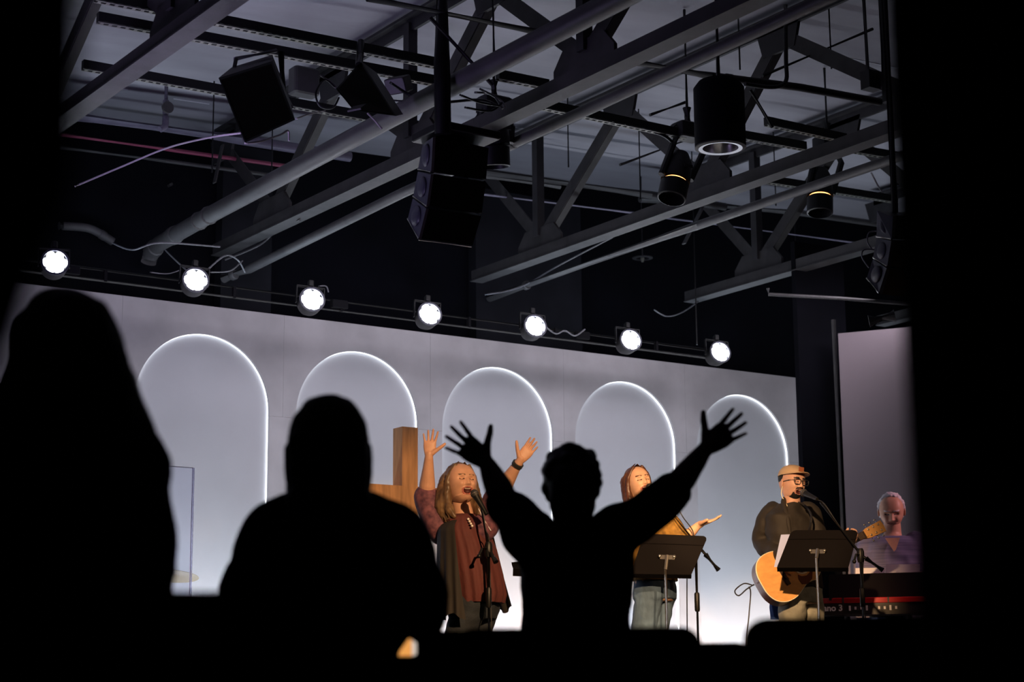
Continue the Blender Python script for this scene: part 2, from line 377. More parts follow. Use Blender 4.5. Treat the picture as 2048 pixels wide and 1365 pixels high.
# ================================================================== BACKDROP
YB = 12.4; Z0 = .74; ZT = 3.75; R = .533; ZS = 3.005; ZJ = 2.975; TH = .05
xs = [5.657+1.287*k for k in range(5)]
bd = thing('backdrop', 'tall pale grey stage wall with five glowing round-topped arch niches', 'stage wall', (8.2, YB, Z0))
edges = [3.2]+[(xs[k]+xs[k+1])/2 for k in range(4)]+[11.595]
g = .0007
t3 = lambda u, v, w: (u, w, v)
for k in range(5):
    x0 = xs[k]-.6435 if k == 0 else edges[k]; x1 = edges[k+1]; c = xs[k]
    arc = [(c-R, ZJ+g)]+[(c-R*math.cos(PI*i/48), ZS+R*math.sin(PI*i/48)) for i in range(49)]+[(c+R, ZJ+g)]
    poly = [(x0+g, ZJ+g)]+arc+[(x1-g, ZJ+g), (x1-g, ZT), (x0+g, ZT)]
    obj('upper_panel', prism(poly[::-1], YB, YB+TH, t3), 'backdrop', bd)
    rec = obj('niche_back', boxX(c-R-.05, c+R+.05, YB+TH-.012, YB+TH+.02, Z0, ZS+R+.05), 'recess', bd)
    # thin light strip set in the reveal round the niche
    path = [(c-R, Z0+.02)]+[(c-R*math.cos(PI*i/64), ZS+R*math.sin(PI*i/64)) for i in range(65)]+[(c+R, Z0+.02)]
    vs = []; fs = []
    for i, (u, v) in enumerate(path):
        du, dv = ((c-u), (ZS-v)) if v > ZS else ((1 if u < c else -1), 0)
        q = math.hypot(du, dv) or 1; du /= q; dv /= q
        for (s, w) in ((-.0, YB+.024), (.003, YB+.024), (.003, YB+.035), (-.0, YB+.035)): vs.append((u+du*s, w, v+dv*s))
    for i in range(len(path)-1):
        for j in range(4): fs.append((4*i+j, 4*i+(j+1) % 4, 4*i+4+(j+1) % 4, 4*i+4+j))
    obj('light_strip', MB().add(vs, fs), 'led_strip', bd)
for k in range(6):
    a = xs[0]-.6435 if k == 0 else xs[k-1]+R; b = xs[k]-R if k < 5 else 11.595
    obj('pier_panel', boxX(a+g, b-g, YB, YB+TH, Z0, ZJ-g), 'backdrop', bd)
obj('side_panel', boxX(3.2, xs[0]-.6435-g, YB, YB+TH, Z0, ZT), 'backdrop', bd)
obj('end_trim', boxX(11.597, 11.61, YB, YB+.5, Z0, ZT), 'black_paint', bd)
obj('back_frame', boxX(3.2, 11.59, YB+.14, YB+.2, Z0, ZT-.05), 'black_paint', bd)

# projection screen to the right
p1 = aD(1686.5, 890, 15.4); p2 = aD(2060, 890, 15.1); zt = aD(1680, 668, 15.4).z
d = p2-p1; d.z = 0; L = d.length; d.normalize(); n = V(-d.y, d.x, 0)
scr = thing('projection_screen', 'plain mauve grey screen panel at the right behind the pianist', 'screen', (p1.x, p1.y, Z0))
obj('screen_cloth', box(((p1.x+p2.x)/2, (p1.y+p2.y)/2, (zt+Z0)/2), (L, .03, zt-Z0), (d, n, V(0, 0, 1))), 'screen', scr)
obj('frame', box(((p1.x+p2.x)/2+n.x*.03, (p1.y+p2.y)/2+n.y*.03, (zt+Z0)/2), (L+.02, .03, zt-Z0+.02), (d, n, V(0, 0, 1))), 'black_paint', scr)
a = aD(1667, 640, 14.6); b = aD(1676, 900, 14.6)
tag(obj('lighting_pole', tube([(a.x, a.y, Z0), (a.x, a.y, a.z)], .018, 10), 'steel', smooth=40), 'slim upright grey pole in the dark gap beside the screen', 'pole')
# black masking leg between backdrop and screen
a = aD(1650, 900, 15.6)
tag(obj('masking_leg', box((a.x, a.y, 2.7), (.55, .05, 3.9)), 'wall_black'), 'black masking cloth between backdrop and mauve screen', 'curtain')

# ================================================================== CEILING STEEL
def ibeam_pts(): pass
def truss(X, yend, ynear, nodes, tops, label, posts=()):
    t = thing('roof_truss', label, 'truss', (X, yend, 4.4), 'steel roof trusses')
    zb = 4.4
    # bottom chord: two angles with a wide flange below
    obj('bottom_chord', boxX(X-.062, X+.062, ynear, yend, zb, zb+.009).merge(boxX(X-.048, X+.048, ynear, yend, zb+.0095, zb+.095)), 'steel', t)
    zt = roofz(X)-.16
    obj('top_chord', boxX(X-.06, X+.06, ynear, yend, zt+.08, zt+.1).merge(boxX(X-.012, X+.012, ynear, yend, zt, zt+.1)), 'steel_dark', t)
    for y in nodes:
        obj('gusset_plate', prism([(y-.3, zb+.07), (y+.3, zb+.07), (y+.3, zb+.16), (y+.2, zb+.27), (y-.2, zb+.27), (y-.3, zb+.16)], X-.012, X+.012, lambda u, v, w: (w, u, v)), 'steel', t)
    for y in tops:
        obj('gusset_plate', prism([(y-.22, zt+.04), (y+.22, zt+.04), (y+.16, zt-.16), (y-.16, zt-.16)], X-.012, X+.012, lambda u, v, w: (w, u, v)), 'steel_dark', t)
    al = sorted([(y, 0) for y in nodes]+[(y, 1) for y in tops])
    for (y0, k0), (y1, k1) in zip(al[:-1], al[1:]):
        if k0 == k1: continue
        a = V(X, y0, zb+.17 if k0 == 0 else zt-.03); b = V(X, y1, zb+.17 if k1 == 0 else zt-.03)
        ax = frame_of(b-a, (1, 0, 0)); c = (a+b)/2
        obj('diagonal', box(c, (.1, .012, (b-a).length), ax).merge(box(c+ax[1]*.03+ax[0]*.05, (.012, .06, (b-a).length), ax)), 'steel', t)
    for y in posts:
        obj('post', boxX(X-.035, X+.035, y-.035, y+.035, zb+.2, zt+.05), 'steel_dark', t)
    return t
truss(3.92, 13.6, 5.0, (13.6, 11.2, 9.1, 7.0), (12.3, 10.15, 8.0, 6.0), 'steel roof truss at far left, chord rising to the top edge', (9.1,))
truss(6.21, 13.4, 4.5, (12.45, 10.35, 8.42, 6.3), (13.35, 11.5, 9.4, 7.4), 'steel roof truss ending above the left arches, behind the hung line array', (10.41, 8.42))
truss(8.46, 13.08, 5.0, (12.12, 10.05, 7.9), (13.0, 11.02, 9.2, 6.9), 'steel roof truss with V webs in mid frame, ending above the third arch', (12.14, 7.9))
truss(10.52, 12.75, 5.5, (11.8, 9.7, 7.6), (12.7, 10.72, 8.6, 6.6), 'steel roof truss on the right, ending above the fifth arch', (11.81, 9.7))
truss(12.75, 12.6, 6.0, (11.5, 9.4), (12.5, 10.4, 8.4), 'steel roof truss at far right, mostly behind the dark column', ())

def pipe(name, label, pts, r, m='pipe', cat='pipe', coll=(), n=12, group=None):
    t = thing(name, label, cat, tuple(pts[0]), group)
    obj('pipe_run', tube(pts, r, n), m, t, 40)
    for (f, L) in coll:
        i = min(int(f*(len(pts)-1)), len(pts)-2); lt = f*(len(pts)-1)-i; c = Vector(pts[i]).lerp(Vector(pts[i+1]), lt)
        d = (Vector(pts[i+1])-Vector(pts[i])).normalized()
        obj('coupling', lathe([(r*1.02, -L/2), (r*1.14, -L/2+.008), (r*1.14, L/2-.008), (r*1.02, L/2)], c, d, 14), m, t, 40)
    return t
A = V(5.64, 13.45, 4.4)
elb = [V(5.66, 13.5, 4.30), V(5.66, 13.47, 4.345), V(5.66, 13.41, 4.385), V(5.66, 13.3, 4.41)]
pipe('drain_pipe', 'thick grey pipe running diagonally from above the first arch to the top', elb+[V(5.64, 12.3, 4.42), V(5.6, 9.5, 4.42), V(5.6, 4.5, 4.42)], .062, coll=((.55, .09), (.63, .02), (.66, .02), (.34, .1)))
pipe('sprinkler_pipe', 'grey pipe ending above the third arch, lowest of the long pipes', [V(8.87, 13.5, 4.39), V(8.84, 10.56, 4.4), V(8.82, 5.0, 4.4)], .034, coll=((.1, .05), (.75, .06)))
pipe('sprinkler_pipe', 'slim grey pipe passing behind the line array, from the first arch to the top right', [aY(447, 558, 13.35), aY(497, 539, 13.1), V(6.5, 11.0, 4.4), V(6.5, 8.7, 4.4), V(6.43, 4.8, 4.4)], .036, coll=((.1, .05), (.65, .08)))
# pipes along the wall
pipe('wall_pipe', 'violet grey pipe along the top of the back wall at left', [aY(120, 229, 12.9), aY(480, 279, 12.85), aY(700, 314, 12.85)], .042, 'pipe_violet', group='back wall pipes')
pipe('wall_pipe', 'thin reddish pipe below the violet grey pipe at left', [aY(120, 269, 13.1), aY(350, 301, 13.1), aY(585, 334, 13.1)], .016, 'pipe_red')
pipe('wall_pipe', 'thin grey pipe under the reddish one at left', [aY(120, 295, 13.3), aY(330, 322, 13.3), aY(545, 351, 13.3)], .016)
pipe('wall_pipe', 'grey pipe behind the V webs right of the line array', [aY(960, 343, 12.3), aY(1300, 390, 12.3), aY(1450, 414, 12.3)], .035, 'steel_dark')
pipe('wall_pipe', 'lighter grey pipe just under the one behind the V webs', [aY(960, 352, 12.5), aY(1120, 374, 12.5)], .02)
pipe('wall_pipe', 'thin reddish grey pipe behind the V webs', [aY(960, 388, 12.6), aY(1290, 429, 12.6)], .012, 'pipe_violet')
pipe('wall_pipe', 'grey pipe below the right moving light', [aY(1280, 399, 12.9), aY(1600, 426, 12.9), aY(1790, 453, 12.9)], .03)
pipe('wall_pipe', 'thin pipe descending past the right truss gusset', [aY(1330, 436, 12.7), aY(1735, 489, 12.7)], .01, 'pipe_violet')
pipe('hanging_rail', 'thin level bar above the mauve screen at right', [aD(1536, 577, 14.6), aD(1537, 589, 14.6), aD(1680, 597, 14.6), aD(1850, 611, 14.6)], .014, 'steel', cat='rail')
pipe('overhead_pipe', 'dark pipe crossing the top of the frame near the centre', [aY(735, -4, 8.8), aY(1085, 66, 8.8)], .022, 'steel_dark')
pipe('overhead_pipe', 'thick dark pipe above the round downlight', [aY(1255, 122, 8.7), aY(1420, 152, 8.7), aY(1600, 175, 8.7), aY(1760, 204, 8.7)], .026, 'steel_dark', coll=((.4, .06),))
pipe('overhead_pipe', 'bent dark pipe dropping behind the round downlight', smoothpath([aY(1571, 10, 8.6), aY(1572, 120, 8.6), aY(1573, 158, 8.6), aY(1560, 172, 8.6), aY(1530, 174, 8.6), aY(1490, 168, 8.6)], 5), .014, 'steel_dark')
pipe('overhead_pipe', 'dark upright pipe at the top right beside the column', [aY(1765, -10, 8.2), aY(1774, 205, 8.2)], .03, 'black_metal')
pipe('overhead_pipe', 'thin dark upright conduit at top right', [aY(1727, -10, 8.3), aY(1736, 148, 8.3)], .012, 'black_metal')
tag(obj('junction_box', box(aY(1742, 162, 8.3), (.11, .08, .12)), 'black_metal'), 'small black junction box at the top right', 'box')
pipe('left_elbow_pipe', 'short grey pipe bending down at far left above the light bar', smoothpath([aY(118, 452, 13.6), aY(165, 455, 13.6), aY(190, 462, 13.6), aY(226, 484, 13.6)], 5), .034, coll=((.8, .05),))
pipe('drop_pipe', 'short thick grey pipe end below the right line array', [aD(1738, 643, 13), aD(1790, 632, 13)], .045, 'steel_dark')
# sprinkler drop with valve
t = pipe('sprinkler_drop', 'short upright sprinkler pipe with valve below the roof at left', [aY(334, 125, 12.6), aY(331, 250, 12.6)], .022, 'pipe_violet', coll=((.15, .09), (.72, .11), (.93, .07)))
obj('valve', lathe([(.0, 0), (.045, .002), (.045, .025), (0, .027)], aY(334, 216, 12.54), (0, -1, 0), 16), 'pipe', t, 40)
obj('elbow', tube(smoothpath([aY(331, 240, 12.6), aY(330, 252, 12.6), aY(320, 259, 12.6)], 4), .026, 10), 'pipe_violet', t, 40)
# thin rods and braces
def rod(pts, r, label, m='black_metal', name='hanger_rod'): return tag(obj(name, tube(pts, r, 6), m), label, 'rod')
rods = [((424, 190), (424, 345), 12.4, 'thin hanger rod between left speaker and sprinkler drop'), ((543, 285), (543, 365), 12.6, 'thin hanger rod under the left speaker'),
    ((985, 0), (989, 122), 8.6, 'thin hanger rod at top centre'), ((1131, 260), (1137, 335), 11.5, 'thin hanger rod left of the mid truss web'),
    ((1280, 290), (1281, 400), 11.5, 'thin hanger rod between mid truss and left moving light'), ((1471, 25), (1480, 140), 8.9, 'thin rod above the round downlight'),
    ((1657, 25), (1663, 138), 8.9, 'thin rod at top right above the dark pipe'), ((1551, 358), (1552, 412), 11.5, 'short thin rod above the right truss gusset'),
    ((1392, 610), (1394, 690), 12.3, 'thin drop cable above the last stage light'), ((1590, 450), (1598, 680), 13.3, 'thin upright rod on the back wall at right')]
for a, b, Y, lb in rods:
    lo = aY(*b, Y); hi = aY(*a, Y)
    if Y > 8.8: hi = V(lo.x, lo.y, max(hi.z, roofz(lo.x)-.01))
    rod([hi, lo], .006, lb)
for (a, b, Y, lb) in [((860, 35), (985, 170), 8.7, 'dark diagonal brace rod at top centre'), ((1090, 75), (930, 165), 8.9, 'thin slanting brace rod left of the thick pipe'), ((1500, 180), (1545, 255), 8.8, 'dark brace rod right of the round downlight'),
        ((1525, 152), (1745, 58), 8.9, 'slanting brace rod at the top right'), ((1300, 230), (1370, 205), 9.6, 'slanting brace rod left of the round downlight'), ((1440, 255), (1240, 330), 11, 'long slanting brace rod above the left moving light')]:
    rod([aY(*a, Y), aY(*b, Y)], .012, lb, 'steel_dark', 'brace_rod')

def slotted(label, a, b, w=.045, step=.05):
    t = thing('slotted_rail', label, 'rail', tuple(a), 'slotted channel rails')
    ax = frame_of(b-a); L = (b-a).length; c = (a+b)/2
    obj('channel', box(c+V(0, 0, .03), (w, .055, L), ax), 'rail', t)
    mb = MB(); n = int(L/step)
    up = ax[1]
    # slotted flange: two thin edge strips bridged between the slots
    for s in (-1, 1): mb.merge(box(c+ax[0]*(s*w*.38)-up*.003, (w*.24, .005, L), ax))
    for i in range(n): mb.merge(box(a+(b-a)*((i+.5)/n)-up*.003, (w*.55, .005, step*.42), ax))
    tag(obj('slotted_flange', mb, 'zinc', t), kind='stuff')
    return t
slotted('black slotted rail with pale flange, highest of those at the left', aY(190, 1, 9.5), aY(884, 137, 9.4))
slotted('black slotted rail the left speaker hangs from', aY(195, 44, 9.7), aY(880, 172, 9.6))
slotted('black slotted rail below the left speaker bracket', aY(165, 138, 10.8), aY(850, 262, 10.7))
slotted('short slotted rail at centre right of the line array hanger', aY(995, 158, 9.3), aY(1095, 178, 9.3))
slotted('slotted rail passing the left moving light', aY(1060, 212, 9.5), aY(1370, 277, 9.5))
slotted('short slotted rail end right of the round downlight', aY(1532, 250, 9.4), aY(1690, 284, 9.4))
slotted('slotted rail just under the round downlight', aY(1480, 277, 9.7), aY(1610, 300, 9.7))
slotted('slotted rail behind the right moving light', aY(1520, 363, 11), aY(1790, 405, 11))
slotted('slotted rail at the right edge by the dark column', aY(1680, 300, 10), aY(1800, 320, 10))

# ================================================================== RIGGED GEAR
def cable(pts, r, label, m='cable', k=8):
    return tag(obj('cable', tube(smoothpath(pts, k), r, 6), m, smooth=60), label, 'cable')
# stage light bar
barA = aY(60, 518, 11.6); barB = aY(1500, 718, 11.6)
zb = 3.69
bar = thing('light_bar', 'twin-tube black bar carrying the row of seven lit stage lamps', 'lighting bar', (3.6, 11.66, zb))
obj('tube', tube([(3.2, 11.7, zb+.055), (9.95, 11.7, zb+.035)], .012, 8), 'black_metal', bar, 40)
obj('tube', tube([(3.2, 11.7, zb-.02), (9.95, 11.7, zb-.03)], .012, 8), 'steel', bar, 40)
for x in (4.6, 5.55, 6.4, 7.5, 8.3, 9.3): obj('spacer', box((x, 11.7, zb+.012), (.02, .03, .08)), 'black_paint', bar)
for x in (4.35, 6.38, 8.55): obj('power_box', box((x, 11.69, zb+.02), (.13, .05, .06), bev=.008), 'black_paint', bar)
lamp_px = [(110, 525), (391, 561), (624, 600), (859, 629), (1070, 653), (1261, 681), (1440, 705)]
LBL = ['leftmost of the seven lit stage lamps, beside the curtain', 'lit stage lamp above the first arch', 'lit stage lamp between the first and second arches',
       'lit stage lamp left above the third arch', 'lit stage lamp between the third and fourth arches', 'lit stage lamp above the fourth arch', 'rightmost of the seven lit stage lamps']
def make_par():
    t = thing('stage_lamp', LBL[0], 'stage lamp', (0, 0, 0), 'LED stage lamps on the bar', local=True)
    # local: lamp looks along -Y
    h = obj('housing', lathe([(.02, .16), (.06, .155), (.085, .10), (.09, .02), (.093, 0), (.083, -.004), (.080, .012), (.0, .014)][::-1], (0, 0, 0), (0, 1, 0), 28, False), 'black_metal', t, 40)
    obj('rim', lathe([(.080, .0), (.094, .0), (.094, -.012), (.080, -.012), (.080, .0)], (0, 0, 0), (0, 1, 0), 28, False), 'cabinet_side', h, 40)
    for k in range(7):
        c = V(0, 0, 0) if k == 6 else V(.053*math.cos(k*PI/3), 0, .053*math.sin(k*PI/3))
        obj('lens', lathe([(.0, -.016), (.020, -.013), (.0285, -.004), (.0285, .012)], c, (0, 1, 0), 14, False), 'led', t, 60)
    yk = MB()
    for s in (-1, 1): yk.merge(box((s*.1, .06, .055), (.006, .03, .13)))
    yk.merge(box((0, .06, .12), (.206, .03, .006)))
    obj('yoke', yk, 'black_metal', t); obj('clamp', box((0, .06, .145), (.04, .05, .05), bev=.008), 'black_metal', t)
    return t
p0 = make_par()
for i, (x, y) in enumerate(lamp_px):
    o = p0 if i == 0 else copy_tree(p0)
    o.location = aY(x, y, 11.55); o['label'] = LBL[i]
    o.rotation_euler = (math.radians(-10), 0, math.radians(-14))
    if i: o.rotation_euler = (math.radians(-10), math.radians(4), math.radians(-14))
# cables on the bar
cable([aY(226, 487, 13), aY(265, 500, 12.5), aY(320, 486, 12.3), aY(440, 494, 12.3)], .006, 'grey cable looping from the left elbow pipe to the truss end', 'cable_light')
cable([aY(330, 500, 12.5), aY(350, 520, 12), aY(372, 540, 11.7)], .005, 'short grey cable dropping to the second stage lamp', 'cable_light')
cable([aY(415, 540, 11.7), aY(450, 512, 12), aY(475, 520, 12.4), aY(490, 545, 12.6)], .006, 'grey cable looped between second stage lamp and slim pipe', 'cable_light')
cable([aY(420, 545, 11.7), aY(460, 542, 12), aY(485, 522, 12.4)], .005, 'lower grey cable looped between second stage lamp and slim pipe', 'cable_light')
cable([aY(1092, 655, 11.6), aY(1112, 668, 11.6), aY(1130, 662, 11.6), aY(1150, 672, 11.6), aY(1170, 659, 11.6)], .006, 'grey cable drooping under the bar right of the fifth lamp', 'cable_light')
cable([aY(637, 573, 11.6), aY(652, 573, 11.6), aY(657, 585, 11.6)], .005, 'small curved cable above the third stage lamp', 'cable_light', 6)
cable([aY(300, 545, 11.7), aY(335, 548, 11.7), aY(362, 540, 11.7)], .004, 'thin cable along the bar left of the second lamp', 'cable_light')
cable([aY(1308, 620, 12.5), aY(1335, 633, 12.5), aY(1370, 622, 12.6), aY(1420, 585, 12.7), aY(1445, 570, 12.7)], .006, 'grey cable hanging from the right truss end', 'cable_light')
cable([aY(970, 590, 13), aY(1040, 575, 12.9), aY(1120, 530, 12.5), aY(1225, 475, 12)], .007, 'grey cable slung under the pipe above the third arch', 'cable_light')
cable([aY(600, 440, 12), aY(560, 455, 12.5), aY(520, 490, 12.8), aY(450, 520, 13)], .007, 'dark cable along the truss beside the slim pipe', 'pipe')
cable([aY(150, 373, 10.5), aY(240, 335, 10.6), aY(335, 296, 10.4), aY(420, 275, 9.8), aY(482, 266, 9.2)], .006, 'thin white cord running from the left edge to the left speaker', 'rope_light')
cable([aY(592, 238, 9.4), aY(620, 228, 9.6), aY(650, 222, 9.9)], .005, 'thin white cord right of the left speaker', 'rope_light')
cable([aY(670, 175, 9.2), aY(650, 160, 9.2), aY(632, 185, 9.2), aY(640, 212, 9.2), aY(665, 216, 9.2), aY(678, 195, 9.2)], .006, 'dark looped cable between the two left speakers')
cable([aY(640, 150, 9.2), aY(652, 158, 9.2), aY(664, 166, 9.2), aY(672, 176, 9.2)], .006, 'pale tied cord at the back of the second speaker', 'rope_light')
cable([aY(780, 165, 9.4), aY(820, 190, 9.4), aY(870, 205, 9.3), aY(960, 200, 9.3), aY(1000, 215, 9.3)], .009, 'dark cable bundle between second speaker and line array hanger')
cable([aY(775, 200, 9.4), aY(820, 202, 9.4), aY(860, 190, 9.3)], .006, 'thin cable under the rail left of the line array hanger', 'cable_light')
for i, (a, b, c) in enumerate([((950, 185), (985, 190), (1005, 218)), ((960, 178), (1000, 200), (1010, 215)), ((920, 190), (960, 205), (1000, 212)), ((930, 215), (980, 222), (1005, 205))]):
    cable([aY(*a, 9.0), aY(*b, 9.05), aY(*c, 9.0)], .007, ['pale cable over the hung fixture beside the line array', 'second pale cable over the hung fixture', 'dark cable left of the hung fixture', 'lowest cable by the hung fixture'][i], 'cable_light' if i < 2 else 'cable')
cable([aY(1160, 232, 9.6), aY(1250, 250, 9.6), aY(1320, 268, 9.5), aY(1345, 285, 9.5)], .012, 'dark cable bundle along the rail to the left moving light')
cable([aY(1340, 262, 9.5), aY(1360, 245, 9.5), aY(1385, 250, 9.5), aY(1392, 280, 9.5)], .006, 'thin looped cable over the left moving light')
cable([aY(1742, 345, 11), aY(1755, 370, 11), aY(1765, 385, 11)], .008, 'pale short cable on the far right brace', 'rope_light')
cable([aD(1755, 462, 11.3), aD(1738, 466, 11.3), aD(1735, 485, 11.3), aD(1745, 500, 11.3)], .005, 'upper looped cable left of the right line array', 'cable_light')
cable([aD(1750, 500, 11.3), aD(1728, 500, 11.3), aD(1724, 515, 11.3), aD(1738, 536, 11.3)], .005, 'lower looped cable left of the right line array', 'cable_light')

def speaker_box(label, quad_front, depthv, name='hanging_speaker'):
    """front quad TL,TR,BR,BL and a depth vector"""
    t = thing(name, label, 'speaker', tuple(quad_front[0]))
    q = [Vector(p) for p in quad_front]; dv = Vector(depthv); c = sum(q, Vector())/4
    # rear narrower
    rear = [c+dv+(p-c)*.78 for p in q]
    fs = [(0, 3, 2, 1), (4, 5, 6, 7), (0, 1, 5, 4), (1, 2, 6, 5), (2, 3, 7, 6), (3, 0, 4, 7)]
    obj('cabinet', MB().add(q+rear, fs), 'black_plastic', t)
    nrm = -dv.normalized()
    gq = [c+(p-c)*.93+nrm*.003 for p in q]; gq2 = [c+(p-c)*.90+nrm*.012 for p in q]
    obj('grille', MB().add(gq+gq2, [(0, 1, 5, 4), (1, 2, 6, 5), (2, 3, 7, 6), (3, 0, 4, 7), (4, 5, 6, 7)]), 'grille', t)
    return t, c, q, rear
# left tilted loudspeaker
v = Vector(ray(515, 200)).normalized()
t, c, q, rr = speaker_box('black loudspeaker hung tilted from the slotted rail at left', [aY(437, 156, 9.1), aY(545, 122, 9.35), aY(590, 240, 9.2), aY(490, 286, 8.95)], v*.30+V(.02, 0, .10))
obj('bracket', tube([aY(470, 118, 9.4), aY(552, 101, 9.5)], .014, 6), 'cable_light', t)
obj('arm', tube([aY(472, 118, 9.4), aY(466, 150, 9.3)], .012, 6), 'black_metal', t); obj('arm', tube([aY(562, 104, 9.5), aY(566, 185, 9.5), aY(580, 215, 9.4)], .02, 8), 'black_metal', t)
obj('rope', tube(smoothpath([aY(490, 287, 8.93), aY(520, 283, 8.95), aY(560, 270, 9.05), aY(576, 262, 9.1), aY(578, 282, 9.1)], 5), .006, 6), 'rope_light', t)
# second speaker, pointing down to the right
t, c, q, rr = speaker_box('black loudspeaker hung nose-down right of the first one', [aY(672, 178, 9.0), aY(722, 122, 9.2), aY(792, 232, 9.0), aY(708, 222, 8.85)], v*.26+V(.12, 0, .0))
obj('arm', tube([aY(722, 84, 9.3), aY(718, 130, 9.15)], .022, 8), 'black_metal', t)
obj('plate', box(aY(714, 216, 8.83), (.09, .01, .07), frame_of(V(.6, .3, .5))), 'steel', t)
obj('bar', tube([aY(735, 226, 8.8), aY(764, 258, 8.8)], .006, 6), 'rope_light', t)
# white-ish junction by the left truss
tag(obj('junction_box', box(aY(608, 165, 11.3), (.2, .12, .2), bev=.02), 'pipe'), 'pale grey box on the truss right of the left speaker', 'box')
tag(obj('cable_box', box(aY(797, 170, 9.5), (.14, .1, .1), frame_of(V(.5, .3, .3)), bev=.01), 'pipe'), 'pale grey box behind the second speaker', 'box')

# line arrays: three flown boxes
def line_array(label, px, hinge, m='cabinet_side', flip=1):
    """px: list of rows (left-outer, left-front, right-front) pixels with depths top->bottom"""
    t = thing('line_array', label, 'speaker', tuple(px[0][1]))
    for i in range(len(px)-1):
        (o0, l0, r0), (o1, l1, r1) = px[i], px[i+1]
        gp = (l1-l0)*.035
        o0, l0, r0 = o0+gp, l0+gp, r0+gp; o1, l1, r1 = o1-gp, l1-gp, r1-gp
        ro0 = o0+(r0-l0)*.9; ro1 = o1+(r1-l1)*.9
        h = obj('cabinet', MB().add([o0, l0, r0, ro0, o1, l1, r1, ro1], [(0, 4, 5, 1), (2, 6, 7, 3), (0, 1, 2, 3), (4, 7, 6, 5), (0, 3, 7, 4), (1, 5, 6, 2)]), m, t)
        n = (r0-l0).cross(l1-l0).normalized(); 
        if n.y > 0: n = -n
        e = .02
        a, b, c2, d2 = l0.lerp(r0, .02)+n*e, r0.lerp(l0, .02)+n*e, r1.lerp(l1, .02)+n*e, l1.lerp(r1, .02)+n*e
        obj('grille', MB().add([l0, r0, r1, l1, a, b, c2, d2], [(4, 7, 6, 5), (0, 4, 5, 1), (1, 5, 6, 2), (2, 6, 7, 3), (3, 7, 4, 0)]), 'grille', t)
        sc = (o0+o1+l0+l1)/4; sn = (l0-o0).cross(o1-o0).normalized()
        if sn.x > 0: sn = -sn
        obj('handle', ellipsoid(sc, ((l0-o0).length*.27, .02, (l1-l0).length*.34), (((l0-o0).normalized()), sn, (l1-l0).normalized())), 'cabinet_side', h, 60)
        obj('hinge', tube([o1, l1], .006, 6), 'chrome', t)
    return t
Yf, Yo = 8.95, 9.25
rows = [(aY(846, 285, Yo), aY(866, 272, Yf), aY(976, 296, Yf-.02)), (aY(836, 341, Yo), aY(862, 347, Yf-.01), aY(971, 363, Yf-.03)), (aY(826, 395, Yo-.03), aY(853, 415, Yf), aY(962, 430, Yf-.02)), (aY(815, 440, Yo-.02), aY(837, 480, Yf+.05), aY(943, 494, Yf+.03))]
la = line_array('black three-box line array hung near the middle of the ceiling', rows, None)
obj('edge_trim', tube([rows[3][1], rows[3][2]], .004, 6), 'chrome', la)
hh = aY(884, 128, 8.82); obj('hanger', tube([V(hh.x, hh.y, roofz(hh.x)), V(hh.x, hh.y, hh.z), aY(886, 268, 8.88)], [.02, .05, .05], 10), 'black_metal', la, 40)
obj('fly_frame', box(aY(912, 274, 9.05), (.42, .34, .05), bev=.01), 'black_metal', la)
# right line array seen edge on
rows = [(aD(1754, 420, 11.3), aD(1786, 432, 11.2), aD(1850, 436, 11.5)), (aD(1753, 475, 11.3), aD(1783, 480, 11.1), aD(1850, 484, 11.4)), (aD(1746, 517, 11.3), aD(1774, 535, 11.1), aD(1845, 540, 11.4)), (aD(1733, 558, 11.3), aD(1757, 588, 11.2), aD(1835, 596, 11.5))]
lb = line_array('line array seen side on at the right, half hidden by the dark column', rows, None)
hh = aD(1790, 425, 11.4); obj('hanger', tube([V(hh.x, hh.y, roofz(hh.x)), hh], .02, 8), 'black_metal', lb)

# round can downlight
c0 = aY(1441, 296, 8.3); c1z = aY(1440, 165, 8.3).z
t = thing('can_downlight', 'large black cylindrical downlight with a bright ring, top right', 'downlight', tuple(c0))
sc_ = (aY(1487, 296, 8.3)-aY(1394, 296, 8.3)).length*.83/2
H = c1z-c0.z
obj('can', lathe([(sc_*.9, .01), (sc_, .012), (sc_, H*.9), (sc_*.8, H), (0, H)], c0, (0, 0, 1), 40, False), 'black_paint', t, 40)
obj('flange', lathe([(sc_*.9, .012), (sc_*1.0, .008), (sc_*1.0, 0), (sc_*.86, -.006)], c0, (0, 0, 1), 40, False), 'steel', t, 50)
obj('bright_ring', lathe([(sc_*.86, -.006), (sc_*.70, -.002)], c0, (0, 0, 1), 40, False), 'ring', t, 50)
obj('reflector', lathe([(sc_*.70, -.002), (sc_*.62, .07), (sc_*.4, .15), (0, .16)], c0, (0, 0, 1), 32, False), 'chrome', t, 50)
obj('stem', tube([c0+V(0, 0, H*.98), V(c0.x, c0.y, roofz(c0.x)-.01)], .013, 8), 'black_metal', t)

